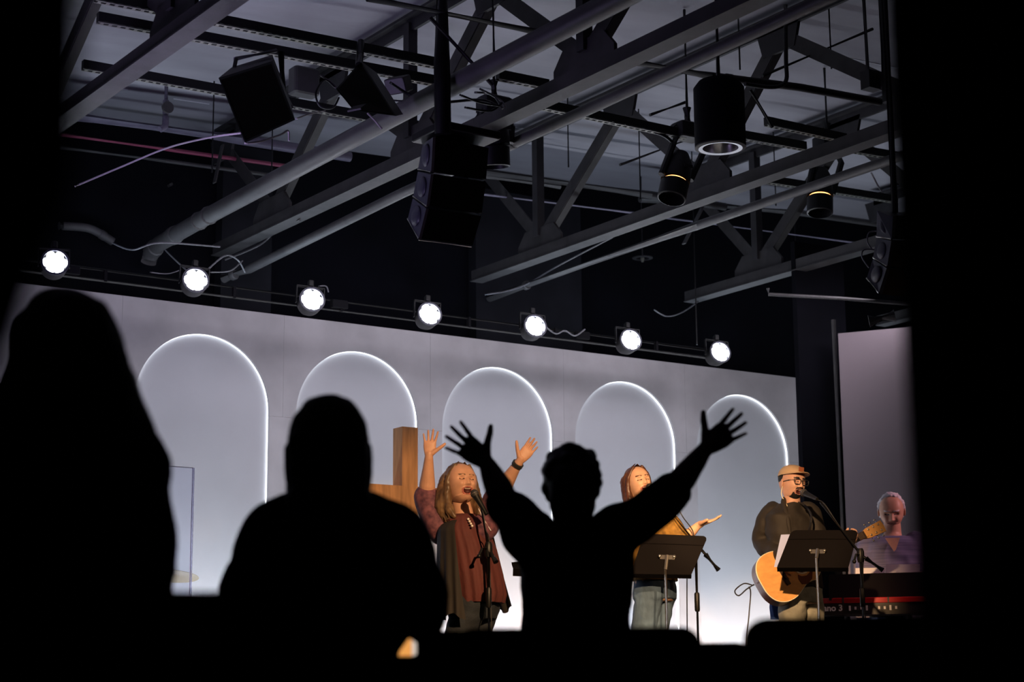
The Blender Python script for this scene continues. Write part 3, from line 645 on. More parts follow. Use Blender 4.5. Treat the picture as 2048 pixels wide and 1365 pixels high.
# moving lights
def moving_light(label, base, yoke, head, tilt, glow=True):
    t = thing('moving_light', label, 'stage lamp', tuple(base), 'hung moving lights')
    w = .13
    obj('base_box', box(base, (.2, .14, .11), bev=.015), 'black_plastic', t, 30)
    obj('clamp', tube([base+V(0, 0, .05), base+V(0, 0, .17)], .03, 8), 'black_metal', t)
    obj('drop_rod', tube([base+V(0, 0, .16), V(base.x, base.y, roofz(base.x)-.01)], .010, 8), 'black_metal', t)
    ax = frame_of(V(*tilt))
    for s in (-1, 1): obj('yoke_arm', tube([base+V(s*.09, 0, -.04), base+V(s*.135, 0, -.12), head+V(s*.125, 0, 0)], .024, 8), 'black_plastic', t, 40)
    hd = obj('head', lathe([(.0, -.2), (.055, -.19), (.088, -.12), (.098, -.03), (.1, 0), (.1, .03)], head, ax[2], 20, False), 'black_plastic', t, 40)
    obj('front_barrel', lathe([(.085, .045), (.098, .05), (.098, .17), (.088, .175), (.08, .1), (0, .09)], head, ax[2], 20, False), 'black_metal', t, 40)
    if glow: obj('lamp_gap', lathe([(.080, .032), (.084, .036), (.080, .041)], head, ax[2], 20, False), 'amber', t)
    obj('label_plate', box(head+V(.03, -.10, .06), (.07, .004, .022)), 'steel', t)
    return t
moving_light('hung moving light with an amber glowing gap, left of the downlight can', aY(1375, 258, 9.5)+V(0, 0, -.02), None, aY(1352, 355, 9.5), (-.35, -.1, -1))
moving_light('hung moving light with amber glow right of the downlight, below the truss', aY(1655, 285, 10.0)+V(0, 0, -.02), None, aY(1640, 385, 10.0), (-.15, -.1, -1))
moving_light('dark hung moving light just right of the line array', aY(988, 212, 9.55), None, aY(988, 280, 9.55), (.1, .1, -1), False)
# small loose ceiling bits
for x, y, Y, lb_ in ((1285, 518, 13.2, 'small round sprinkler plate on the dark back wall'), ):
    t = thing('sprinkler_plate', lb_, 'sprinkler', tuple(aY(x, y, Y)))
    obj('ring_plate', lathe([(.06, 0), (.095, .004), (.095, .012), (.06, .014), (.06, 0)], aY(x, y, Y), (0, 0, 1), 24, False), 'steel_dark', t, 40)
    obj('nozzle', lathe([(.012, -.03), (.02, 0), (.01, .03)], aY(x, y, Y), (0, 0, 1), 10), 'zinc', t); pz = aY(x, y, Y); obj('drop', tube([pz, V(pz.x, pz.y, roofz(pz.x))], .008, 6), 'steel_dark', t)
tag(obj('bracket_plate', box(aY(339, 371, 13.64), (.07, .02, .03), frame_of(V(.8, 0, .5))), 'steel'), 'tiny pale bracket on the black wall at left', 'bracket')
a, b = aY(445, 290, 12.6), aY(429, 366, 12.6)
tag(obj('strut', box((a+b)/2, (.05, .01, (b-a).length), frame_of(b-a)), 'steel'), 'short pale slanted strut below the left speaker', 'strut')
a, b = aY(1405, 415, 12.3), aY(1368, 488, 12.3)
tag(obj('strut', box((a+b)/2, (.05, .01, (b-a).length), frame_of(b-a)), 'pipe'), 'short pale slanted strut under the mid truss', 'strut')

# ================================================================== PEOPLE
def ghost(x, s): return np.exp(-(x/s)**2)
def head_mb(mouth='open', face='woman', eyes='closed', fat=0.0, brow=1.0, beard=False):
    """local head: face looks to -Y, z up, origin at the head centre; mats: skin, lips, mouth, teeth, brow, lash"""
    NP, NT = 120, 92; vs = []; fs = []; mi = []
    w, d, h = .150+fat*.02, .192, .226
    def P(s, t):
        phi = s-.5*math.sin(s); st, ct = math.sin(t), math.cos(t)
        x = st*math.sin(phi); y = -st*math.cos(phi); z = ct
        q = (abs(x)**2.5+abs(y)**2.5+abs(z)**2.2)**(1/2.35); x /= q; y /= q; z /= q
        X = x*w/2; Y = y*d/2; Z = z*h/2; lo = max(0, -z)
        fr = max(0, -y)
        X *= 1-(.30-.12*fat)*lo**1.6
        if Y > 0: Y *= 1-.45*lo**1.3
        else: Y *= 1-.10*lo**2
        if z > 0 and Y > 0: Y *= 1.04
        if z > .2 and Y < 0: Y *= 1-.10*z**2
        F_ = min(1, fr*2.2)
        ax = abs(X)
        dy = 0
        nz = -.034; t_ = (Z-.012)/(nz-.012)
        if -.2 < t_ < 1.25: dy += .024*max(0, min(1, t_))**1.1*math.exp(-(X/(.008+.006*max(0, t_)))**2)*(1 if t_ < 1 else max(0, 1-(t_-1)*4))
        dy += .006*math.exp(-((ax-.012)/.006)**2-((Z+.036)/.007)**2)
        dy -= .013*math.exp(-((ax-.031)/.017)**2-((Z-.002)/.012)**2)
        dy += .005*math.exp(-((ax-.03)/.02)**2-((Z-.024)/.008)**2)
        dy += (.006+.006*fat)*math.exp(-((ax-.040)/.018)**2-((Z+.032)/.02)**2)
        my = -.064; mh = .013 if mouth == 'open' else .004; mw = .026
        e = math.sqrt((X/mw)**2+((Z-my)/mh)**2)
        dy += .006*math.exp(-((e-1.15)/.35)**2)
        if mouth == 'open' and e < 1: dy -= .014*(1-e*e)
        dy += .008*math.exp(-(X/.022)**2-((Z+.098)/.014)**2)
        Y -= dy*F_
        if mouth == 'open' and Z < -.06: Z -= .010*min(1, (-.06-Z)/.02)
        # double chin
        if fat and Z < -.09: Y -= .008*fat*F_
        return (X, Y, Z), F_, e, Z, X
    info = []
    for j in range(NT+1):
        t = PI*(j+.0)/NT; t = min(max(t, .02), PI-.02)
        for i in range(NP):
            s = -PI+2*PI*i/NP; p, f, e, z, x = P(s, t); vs.append(p); info.append((f, e, z, x))
    for j in range(NT):
        for i in range(NP):
            a, b = j*NP+i, j*NP+(i+1) % NP; c, dd = b+NP, a+NP
            fs.append((a, dd, c, b))
            f = sum(info[k][0] for k in (a, b, c, dd))/4; e = sum(info[k][1] for k in (a, b, c, dd))/4
            z = sum(vs[k][2] for k in (a, b, c, dd))/4; x = sum(vs[k][0] for k in (a, b, c, dd))/4; m = 0; ax = abs(x)
            if f > .6:
                if mouth == 'open':
                    if e < .93: m = 3 if (z > -.0585 and e < .9) else 2
                    elif e < 1.38: m = 1
                else:
                    if e < .45: m = 2
                    elif e < 1.45: m = 1
                zc = .026-((ax-.03)/.03)**2*.005
                if .012 < ax < .050 and abs(z-zc) < .0038*brow: m = 4
                zl = -.002+((ax-.031)/.018)**2*.004*(1 if eyes == 'closed' else -1)
                if abs(ax-.031) < .016 and abs(z-zl) < .0034: m = 5
                if beard:
                    if .0 <= e and e >= 1.3 and e < 2.0 and z > -.062 and ax < .032: m = 4
                    if z < -.086 and ax < .034: m = 4
                    if e >= 1.35 and z < -.07 and ax < .040 and ax > .024: m = 4
            mi.append(m)
    fs.append(tuple(range(NP))); mi.append(0); fs.append(tuple(NT*NP+k for k in range(NP))[::-1]); mi.append(0)
    mb = MB(); mb.v = vs; mb.f = fs; mb.m = mi
    for s in (-1, 1):
        ear = ellipsoid((s*(w/2+.004), .012, -.012), (.007, .018, .030), (V(1, .3*s, 0).normalized(), V(-.3*s, 1, 0).normalized(), V(0, 0, 1)))
        mb.merge(ear, 0)
    return mb
def basis(fwd, up=(0, 0, 1)):
    """local -Y -> fwd, local +X -> person's left, local Z -> up"""
    f = Vector(fwd).normalized(); u = Vector(up); u = (u-f*u.dot(f)).normalized(); x = u.cross(f)
    return Matrix((x, -f, u)).transposed()      # columns
def place(mb, origin, B, s=1.0):
    o = Vector(origin); mb.v = [tuple(o+B @ (Vector(p)*s)) for p in mb.v]; return mb
def hand_mb(wrist, d, palm, thumb, curl=.25, spread=.18, size=1.0, tcurl=.2, vox=.0035, forearm=None, fr=(.034, .045), curls=None):
    """wrist point, direction to the fingers, palm normal, thumb side vector"""
    w = Vector(wrist); d = Vector(d).normalized(); n = Vector(palm); n = (n-d*n.dot(d)).normalized(); s = d.cross(n)
    if s.dot(Vector(thumb)) < 0: s = -s      # s points to the thumb side
    k = size; mb = MB()
    W_, L_ = .040*k, .092*k
    # palm: flattened loft from wrist to knuckles
    secs = []
    for t, hw, hd in ((-.12, .024, .019), (0, .027, .0185), (.25, .034, .0165), (.6, .041, .0145), (.92, .042, .0125), (1.02, .038, .009)):
        secs.append((w+d*(L_*t), s, hw*k, n, hd*k))
    mb.merge(loft(secs, 20))
    spec = [(.031, .96, .073, .0092, 1.0), (.0105, 1.0, .081, .0096, .3), (-.0105, .97, .075, .0091, -.4), (-.031, .88, .060, .0082, -1.15)]
    for i, (off, st, ln, r, sp) in enumerate(spec):
        c = curls[i] if curls else curl
        a0 = w+d*(L_*st*.86)+s*(off*k*.92); dirv = (d+s*(spread*sp)).normalized(); ang = c*.5
        pts = [a0]; rr = [r*k*1.08]; p = a0+dirv*.010*k; pts.append(p); rr.append(r*k*1.08)
        for q, seg in enumerate((.46, .30, .24)):
            dv = (dirv*math.cos(ang)+n*math.sin(ang)); p = p+dv*(ln*k*seg); pts.append(p); rr.append(r*k*(1-.1*(q+1))); ang += c
        mb.merge(tube(smoothpath(pts, 3), [rr[0]+(rr[-1]-rr[0])*i_/(3*(len(pts)-1)) for i_ in range(3*(len(pts)-1)+1)], 10, 'round'))
    # thumb leaves the side of the palm near its base
    t0 = w+d*(L_*.18)+s*(.020*k)+n*.006*k; dv = (d*.62+s*.78+n*.12).normalized()
    p1 = t0+dv*.040*k; dv2 = (dv*(1-tcurl)+d*tcurl+n*tcurl*.3).normalized(); p2 = p1+dv2*.034*k; p3 = p2+(dv2+d*.12).normalized()*.026*k
    mb.merge(tube(smoothpath([t0, p1, p2, p3], 3), [.0165*k, .0155*k, .0145*k, .013*k, .0125*k, .012*k, .0115*k, .0108*k, .0098*k, .0090*k], 12, 'round'))
    if forearm is not None:
        e = Vector(forearm); ax = (w-e)
        mb.merge(tube([e, e+ax*.3, e+ax*.7, w-ax*.06, w+d*.012], [fr[1]*.95, fr[1], fr[0], fr[0]*.78, .024*k], 18, 'round'))
    return remesh(mb, vox, 2)
def limb(pts, rs, n=16): return tube(pts, rs, n, 'round')
def curve_r(pts, rs, k=4):
    P = smoothpath(pts, k); m = len(P)-1; out = []
    for i in range(m+1):
        f = i/m*(len(rs)-1); a = min(int(f), len(rs)-2); out.append(rs[a]+(rs[a+1]-rs[a])*(f-a))
    return P, out
def climb(pts, rs, n=16, k=4): P, Rr = curve_r(pts, rs, k); return tube(P, Rr, n, 'round')

def hair_strands(roots, k, m, parent, r=.004, name='hair_strands'):
    mb = MB()
    for path in roots: P = smoothpath(path, 3); mb.merge(tube(P, [r*(1-.6*i/len(P)) for i in range(len(P))], 4))
    return obj(name, mb, m, parent, 60)

STG = .74

# ------------------------------------------------ singer 1, arms raised
def singer_maroon():
    D = 11.4; W = lambda x, y, dd=0.0: aD(x, y, D+dd)
    hc = W(921, 967); foot = V(hc.x+.02, hc.y, STG)
    t = thing('person', 'woman singing with both arms raised, maroon top, long fair hair', 'person', tuple(foot))
    fwd = V(-.12, -.97, .20); B = basis(fwd, (.02, .10, 1))
    left = B @ V(1, 0, 0)    # person's left
    u = V(.86, .51, 0).normalized()      # torso left axis
    fv = V(.51, -.86, 0).normalized()    # torso facing
    head = place(head_mb('open', fat=1.0), hc+V(0, 0, -.002), B, 1.06)
    shR, shL = W(876, 1052), W(972, 1050); neck = W(928, 1032, .02)
    elR, elL = W(853, 996, .05), W(1000, 985, .12); wrR, wrL = W(858, 912, -.05), W(1040, 922, -.02)
    hipc = W(945, 1212); chest = W(926, 1075)
    sk = MB()
    sk.merge(limb([chest+V(0, 0, .08), neck, hc-V(0, 0, .07)+fwd*-.02], [.075, .062, .056]))
    sk.merge(loft([(hipc-V(0, 0, .05), u, .13, fv, .10), (hipc, u, .14, fv, .10), (W(942, 1150), u, .14, fv, .10), (chest, u, .14, fv, .10), (W(927, 1045), u, .13, fv, .09)]))
    for a, b in ((shR, elR), (shL, elL)): sk.merge(limb([a, b], [.06, .05]))
    for s in (-1, 1):
        h = hipc+u*(.09*s); k = V(foot.x, foot.y, .46+STG-.0)+u*(.11*s); ft = V(foot.x, foot.y, STG+.09)+u*(.12*s)
        sk.merge(limb([h, k, ft], [.075, .058, .042])); sk.merge(limb([ft-V(0, 0, .04), ft+fv*.15-V(0, 0, .055)], [.04, .034]))
    body = remesh(sk, .012, 4)
    hR = hand_mb(wrR, W(862, 860, -.05)-wrR, V(-.55, -.83, 0), W(885, 872)-W(860, 880), .12, .22, .95, .0, forearm=elR, fr=(.035, .05))
    hL = hand_mb(wrL, W(1072, 880, -.02)-wrL, V(-.45, -.88, 0), W(1055, 875)-W(1075, 890), .10, .10, .95, .1, forearm=elL, fr=(.035, .05))
    body.merge(hR, 0).merge(hL, 0).merge(head)
    obj('body', body, ['skin', 'lips', 'mouth', 'teeth', 'hair_blonde', 'lash'], t, 70)
    # blouse
    bl = loft([(W(930, 1030), u, .08, fv, .07), (W(930, 1040), u, .14, fv, .10), (W(932, 1062), u, .170, fv, .125), (W(940, 1100, -.02), u, .172, fv, .15), (W(948, 1150, -.03), u, .172, fv, .165), (W(953, 1190, -.03), u, .178, fv, .17), (W(954, 1207, -.02), u, .170, fv, .155)], 120, 17, .045, .4)
    obj('blouse', bl, 'maroon', t, 60)
    sl = MB()
    for (a, b, w_, s) in ((shR, elR, W(852, 970, .02), -1), (shL, elL, W(992, 1000, .08), 1)):
        sl.merge(climb([a-u*(.06*s)-V(0, 0, .03), a, a.lerp(b, .6), b+V(0, 0, .0)], [.09, .085, .085, .082]))
    sl = remesh(sl, .012, 3, .006, 14)
    obj('sleeve', sl, 'maroon_print', t, 60)
    # open kimono: two falling panels with folds, wrapped round the sides and back
    def panel(s):
        vs = []; fs = []; nz, nt = 40, 44; mb = MB()
        zs = [W(928, 1038).z, W(950, 1238 if s < 0 else 1218).z]
        for j in range(nz+1):
            q = j/nz; z = zs[0]+(zs[1]-zs[0])*q; c = W(931+20*q, 1040).xy; cx, cy = c
            for i in range(nt+1):
                # angle measured from facing, towards side s, from front opening round to the back
                a0 = math.radians(70+12*(1-q) if s < 0 else 54-4*q); a1 = math.radians(182)
                a = a0+(a1-a0)*i/nt; sh = math.sin(min(1, q*5+.3)*PI/2)
                hw = (.185+.035*q)*sh+.012*q*math.sin(a*19); hd = (.160+.055*q)*sh+.010*q*math.sin(a*23)
                if s > 0: hw += .05*q*q
                if s < 0: hw += .02+.07*q
                p = V(cx, cy, 0)+u*(s*hw*math.sin(a))+fv*(hd*math.cos(a)); p.z = z+.02*q*math.sin(a*9); vs.append(p)
        n = nt+1
        for j in range(nz):
            for i in range(nt): fs.append((j*n+i, j*n+i+1, (j+1)*n+i+1, (j+1)*n+i))
        return MB().add(vs, fs)
    for s in (-1, 1): obj('kimono_panel', panel(s), 'kimono', t, 80)
    for i in range(4):
        c = W(936.5+2.6*i, 1039+4.6*i, -.15-.012*i); obj('button', ellipsoid(c, (.008, .008, .008), nu=10, nv=6), 'button', t, 60)
    # jeans
    j = MB(); j.merge(loft([(W(948, 1170), u, .155, fv, .12), (W(947, 1188), u, .185, fv, .14), (W(947, 1215), u, .195, fv, .145), (W(946, 1240), u, .175, fv, .13)]))
    for s in (-1, 1):
        h = W(946, 1232)+u*(.092*s); k = V(foot.x, foot.y, STG+.44)+u*(.11*s); ft = V(foot.x, foot.y, STG+.10)+u*(.12*s)
        j.merge(limb([h, k, ft], [.105, .085, .07]))
    obj('jeans', remesh(j, .012, 3, .006, 18), 'jeans_dark', t, 60)
    for s in (-1, 1):
        ft = V(foot.x, foot.y, STG+.04)+u*(.12*s); obj('shoe', limb([ft-fv*.05, ft+fv*.16], [.045, .038]), 'black_plastic', t, 60)
    # hair
    hb = MB(); L = lambda x, y, z: hc+B @ V(x, y, z)
    hb.merge(ellipsoid(L(0, .026, .030), (.092, .100, .108), (B @ V(1, 0, 0), B @ V(0, 1, 0), B @ V(0, 0, 1)), 24, 16))
    for s in (-1, 1):
        hb.merge(climb([L(s*.045, -.045, .100), L(s*.082, -.020, .04), L(s*.096, -.01, -.04), L(s*.104, -.005, -.12), L(s*.10, -.03, -.19), L(s*.085, -.055, -.235)], [.012, .018, .024, .030, .030, .012]))
        hb.merge(climb([L(s*.06, .05, .03), L(s*.092, .045, -.06), L(s*.115, .035, -.15), L(s*.11, .02, -.23)], [.052, .054, .052, .02]))
    # clear the face
    hm = remesh(hb, .007, 2, .004, 55); obj('hair', hm, 'hair_blonde', t, 70)
    st = []
    for i in range(70):
        s = random.choice((-1, 1)); q = random.random(); o = random.uniform(-.012, .012)
        st.append([L(s*.02, -.045+.08*q, .124), L(s*(.082+.012*q), -.025+.07*q, .05), L(s*(.104+o), .0+.06*q, -.06), L(s*(.116+o*2), -.02+.06*q, -.16), L(s*(.095+o*3), -.05+.08*q, -.22-.04*random.random())])
    hair_strands(st, 0, 'hair_blonde', t, .0035)
    # watch
    dv = (wrL-elL).normalized(); obj('watch', lathe([(.034, -.012), (.037, -.01), (.037, .01), (.034, .012)], wrL-dv*.03, dv, 20), 'watch', t, 40)
    obj('lanyard', tube(smoothpath([W(957, 1018, -.10), W(968, 1040, -.13), W(982, 1062, -.13)], 5), .003, 5), 'paper', t)
    return t
singer_maroon()

# ------------------------------------------------ singer 2, mustard cardigan
def singer_mustard():
    D = 12.15; W = lambda x, y, dd=0.0: aD(x, y, D+dd)
    hc = W(1276, 967); foot = V(hc.x+.02, hc.y, STG)
    t = thing('person', 'woman with long brown hair singing, mustard cardigan, one palm turned up', 'person', tuple(foot))
    fwd = V(-.20, -.95, .22); B = basis(fwd, (-.12, .16, 1)); u = V(.90, .43, 0).normalized(); fv = V(.43, -.90, 0).normalized()
    head = place(head_mb('open', eyes='open'), hc, B, .95)
    neck = W(1287, 1018, .02); shR, shL = W(1247, 1045), W(1333, 1040)
    elL = W(1362, 1085, .0); wrL = W(1398, 1050, -.08); hip = W(1310, 1192)
    elR = W(1240, 1120, .0); wrR = W(1285, 1105, -.20)
    sk = MB(); sk.merge(limb([W(1290, 1060), neck, hc-V(0, 0, .06)], [.07, .052, .048]))
    sk.merge(loft([(hip-V(0, 0, .04), u, .15, fv, .10), (hip, u, .17, fv, .12), (W(1305, 1130), u, .135, fv, .095), (W(1294, 1075), u, .155, fv, .105), (W(1290, 1045), u, .14, fv, .08)]))
    sk.merge(limb([shR, elR], [.048, .04])); sk.merge(limb([shL, elL], [.048, .04]))
    for s in (-1, 1):
        h = hip+u*(.085*s); k = V(foot.x, foot.y, STG+.46)+u*(.09*s); ft = V(foot.x, foot.y, STG+.08)+u*(.10*s)
        sk.merge(limb([h, k, ft], [.08, .055, .04]))
    body = remesh(sk, .012, 4)
    body.merge(hand_mb(wrL, W(1443, 1036, -.12)-wrL, V(-.1, -.25, 1), V(.3, -1, .2), .16, .12, .95, .2, forearm=elL, fr=(.03, .038)), 0)
    body.merge(hand_mb(wrR, W(1320, 1090, -.24)-wrR, V(0, .8, -.2), V(0, 0, 1), .5, .05, .9, .3, forearm=elR, fr=(.03, .038)), 0)
    body.merge(head)
    obj('body', body, ['skin2', 'lips', 'mouth', 'teeth', 'hair_brown', 'lash'], t, 70)
    c = MB(); c.merge(loft([(W(1289, 1036), u, .13, fv, .08), (W(1291, 1052), u, .185, fv, .12), (W(1298, 1090), u, .18, fv, .125), (W(1306, 1140), u, .165, fv, .125), (W(1310, 1163), u, .17, fv, .13)]))
    c.merge(climb([shR, shR.lerp(elR, .5), elR, elR.lerp(wrR, .8)], [.065, .062, .055, .05])); c.merge(climb([shL, shL.lerp(elL, .5)+u*.01, elL, elL.lerp(wrL, .35)], [.07, .072, .060, .048]))
    obj('cardigan', remesh(c, .011, 3, .007, 20), 'mustard', t, 60)
    b = MB(); b.merge(loft([(W(1309, 1150), u, .174, fv, .134), (W(1310, 1163), u, .174, fv, .134)], 40)); obj('hem_band', b, 'mustard', t, 50)
    obj('button', ellipsoid(W(1315, 1156, -.145), (.011, .011, .011), nu=10, nv=6), 'black_plastic', t, 60)
    j = MB(); j.merge(loft([(W(1309, 1158), u, .155, fv, .115), (W(1310, 1178), u, .168, fv, .125), (W(1310, 1200), u, .172, fv, .125)]))
    for s in (-1, 1):
        h = W(1310, 1195)+u*(.083*s); k = V(foot.x+.02, foot.y, STG+.45)+u*(.095*s); ft = V(foot.x, foot.y, STG+.06)+u*(.10*s)
        j.merge(limb([h, k, ft], [.092, .072, .062]))
    obj('jeans', remesh(j, .010, 3, .006, 22), 'jeans_light', t, 60)
    for s in (-1, 1):
        ft = V(foot.x, foot.y, STG+.035)+u*(.10*s); obj('shoe', limb([ft-fv*.05, ft+fv*.15], [.038, .032]), 'black_plastic', t, 60)
    L = lambda x, y, z: hc+B @ V(x, y, z)
    hb = MB(); hb.merge(ellipsoid(L(0, .030, .026), (.075, .086, .095), (B @ V(1, 0, 0), B @ V(0, 1, 0), B @ V(0, 0, 1)), 24, 16))
    for s in (-1, 1):
        hb.merge(climb([L(s*.03, -.050, .094), L(s*.070, -.025, .04), L(s*.082, .005, -.04), L(s*.086, .005, -.13), L(s*.086, -.02, -.21), L(s*.075, -.04, -.27)], [.012, .015, .018, .022, .022, .01]))
        hb.merge(climb([L(s*.05, .05, .03), L(s*.07, .05, -.08), L(s*.07, .05, -.2)], [.045, .04, .03]))
    obj('hair', remesh(hb, .006, 2, .003, 60), 'hair_brown', t, 70)
    st = []
    for i in range(60):
        s = random.choice((-1, 1)); q = random.random(); o = random.uniform(-.01, .01)
        st.append([L(s*.008, -.045+.07*q, .118), L(s*(.072+.01*q), -.025+.06*q, .05), L(s*(.086+o), .0+.05*q, -.06), L(s*(.092+o*2), -.005+.05*q, -.18), L(s*(.09+o*3), -.04+.05*q, -.26-.04*random.random())])
    hair_strands(st, 0, 'hair_brown', t, .003)
    return t
singer_mustard()

# ------------------------------------------------ guitarist
GD = 12.9
def guitarist():
    D = GD+.12; W = lambda x, y, dd=0.0: aD(x, y, D+dd)
    hc = W(1584, 967); foot = V(hc.x+.04, hc.y+.02, STG)
    t = thing('person', 'man in tan cap, glasses and dark jacket singing while playing guitar', 'person', tuple(foot))
    fwd = V(-.06, -.99, -.02); B = basis(fwd, (.10, .05, 1)); u = V(.84, .54, 0).normalized(); u = V(.80, -.10, 0).normalized().lerp(V(.8, .5, 0), .4).normalized(); fv = V(u.y, -u.x, 0)
    head = place(head_mb('open', beard=True, brow=1.3), hc, B, 1.0)
    neck = W(1583, 1018, .02); shR, shL = W(1540, 1024, .0), W(1622, 1024, .06)
    elR = W(1522, 1088, .02); wrR = W(1572, 1118, -.28); elL = W(1640, 1098, .0); wrL = W(1686, 1092, -.22)
    hip = W(1602, 1195)
    sk = MB(); sk.merge(limb([W(1582, 1060), neck, hc-V(0, 0, .06)], [.08, .062, .056]))
    sk.merge(loft([(hip-V(0, 0, .05), u, .15, fv, .10), (hip, u, .16, fv, .11), (W(1592, 1130), u, .155, fv, .10), (W(1583, 1060), u, .15, fv, .10), (W(1583, 1034), u, .11, fv, .07)]))
    sk.merge(limb([shR, elR], [.044, .040])); sk.merge(limb([shL, elL], [.044, .040]))
    for s in (-1, 1):
        h = hip+u*(.09*s); k = V(foot.x, foot.y, STG+.5)+u*(.12*s); ft = V(foot.x, foot.y, STG+.09)+u*(.15*s); sk.merge(limb([h, k, ft], [.08, .06, .045]))
    body = remesh(sk, .012, 4)
    body.merge(hand_mb(wrR, W(1604, 1130, -.33)-wrR, fv*-1, V(0, 0, 1), .5, .05, 1.0, .3, forearm=elR, fr=(.034, .042)), 0)
    body.merge(hand_mb(wrL, W(1706, 1078, -.22)-wrL, -fv+V(0, 0, .5), V(.1, .5, .8), .9, .05, 1.0, .3, forearm=elL, fr=(.034, .042)), 0)
    body.merge(head)
    obj('body', body, ['skin3', 'lips_man', 'mouth', 'teeth', 'hair_black', 'lash'], t, 70)
    jk = MB(); jk.merge(loft([(W(1582, 1008), u, .085, fv, .075), (W(1582, 1020), u, .13, fv, .09), (W(1582, 1034), u, .20, fv, .125), (W(1585, 1070), u, .21, fv, .14), (W(1592, 1130), u, .185, fv, .13), (W(1600, 1178), u, .18, fv, .13)]))
    jk.merge(climb([shR+u*.03, shR.lerp(elR, .45)-u*.015, elR, elR.lerp(wrR, .55), elR.lerp(wrR, .92)], [.078, .070, .064, .056, .046]))
    jk.merge(climb([shL-u*.03, shL.lerp(elL, .5), elL, elL.lerp(wrL, .9)], [.076, .075, .066, .05]))
    obj('jacket', remesh(jk, .010, 3, .012, 13), 'jacket', t, 60)
    col = MB()
    for s in (-1, 1): col.merge(climb([W(1582, 1000, .06)+u*(.07*s), W(1582, 1010, -.02)+u*(.078*s), W(1584, 1040, -.13)+u*(.045*s), W(1586, 1072, -.155)+u*(.03*s)], [.018, .02, .018, .012]))
    obj('collar', remesh(col, .007, 2), 'jacket', t, 60)
    obj('t_shirt', loft([(W(1583, 1016, -.05), u, .05, fv, .03), (W(1584, 1040, -.09), u, .05, fv, .05), (W(1586, 1085, -.09), u, .035, fv, .062)], 20), 'tee_dark', t, 50)
    j = MB(); j.merge(loft([(W(1602, 1176), u, .155, fv, .12), (W(1602, 1190), u, .17, fv, .125), (W(1602, 1208), u, .17, fv, .12)]))
    for s in (-1, 1):
        h = W(1601, 1203)+u*(.088*s); k = V(foot.x, foot.y, STG+.5)+u*(.12*s)+fv*.03; ft = V(foot.x, foot.y, STG+.06)+u*(.15*s); j.merge(limb([h, k, ft], [.098, .082, .066]))
    obj('jeans', remesh(j, .011, 3, .010, 18), 'jeans_khaki', t, 60)
    for s in (-1, 1):
        ft = V(foot.x, foot.y, STG+.04)+u*(.15*s); obj('shoe', limb([ft-fv*.05, ft+fv*.18], [.045, .038]), 'black_plastic', t, 60)
    obj('hanging_cloth', loft([(W(1549, 1196, .08), u, .035, fv, .02), (W(1552, 1215, .06), u, .05, fv, .03), (W(1554, 1240, .06), u, .04, fv, .03)], 18, 5, .2), 'blue_cloth', t, 60)
    L = lambda x, y, z: hc+B @ V(x, y, z)
    ax = (B @ V(1, 0, 0), B @ V(0, 1, 0), B @ V(0, 0, 1))
    obj('hair', remesh(ellipsoid(L(0, .036, .030), (.0785, .072, .070), ax, 24, 16), .007, 1), 'hair_black', t, 60)
    # cap: crown dome and flat brim
    vs = []; fs = []; n = 40; mcap = 9
    for i in range(mcap+1):
        q = i/mcap; a = q*PI/2
        for k in range(n):
            p = 2*PI*k/n; r = math.cos(a)**.75 if i < mcap else .02
            vs.append(L(.086*r*math.cos(p), .012+.104*r*math.sin(p), .048+.078*math.sin(a)-.010*math.sin(p)*(1-q)))
    for i in range(mcap):
        for k in range(n): fs.append((i*n+k, i*n+(k+1) % n, (i+1)*n+(k+1) % n, (i+1)*n+k))
    fs.append(tuple(mcap*n+k for k in range(n)))
    cp = obj('cap', MB().add(vs, fs), 'cap', t, 50)
    vs = []; fs = []; m = 24
    for w_ in (0, .004):
        for i in range(m+1):
            a = PI+PI*i/m; x = .080*math.cos(a); yi = .012+.100*math.sin(a)*.92; cz = .050-.25*x*x/.08
            vs.append(L(x, yi, .052-.010*math.sin(a)*1+w_)); vs.append(L(x*1.06, yi-.072*math.sin(PI*i/m)**.55, .052-1.6*x*x+w_+.006))
    o = 2*(m+1)
    for i in range(m):
        a = 2*i; fs += [(a, a+2, a+3, a+1), (o+a, o+a+1, o+a+3, o+a+2), (a+1, a+3, o+a+3, o+a+1), (a, o+a, o+a+2, a+2)]
    obj('brim', MB().add(vs, fs), 'cap', cp, 40)
    obj('badge', box(L(.0, -.094, .088), (.04, .006, .03), (ax[0], ax[1], ax[2])), 'cap_badge', cp)
    # glasses
    g_ = MB()
    for s in (-1, 1):
        c = V(s*.034, -.107, -.002); pts = [L(c.x+a*.027, c.y+abs(a)*.004, c.z+b*.019) for a, b in ((-1, .8), (-.6, 1), (.6, 1), (1, .8), (1, -.3), (.7, -.95), (-.7, -.95), (-1, -.3), (-1, .8))]
        g_.merge(tube(pts, .0028, 6)); g_.merge(tube([L(s*.061, -.10, .010), L(s*.078, -.06, .006), L(s*.08, .0, .0)], .0025, 6))
    g_.merge(tube([L(-.007, -.109, .004), L(.007, -.109, .004)], .0025, 6))
    obj('glasses', g_, 'black_plastic', t)
    obj('earpiece', tube(smoothpath([L(-.079, .0, -.03), L(-.07, .02, -.09), W(1574, 1012, -.1), W(1577, 1020, -.12)], 5), .0035, 6), 'binding', t)
    return t
guitarist()

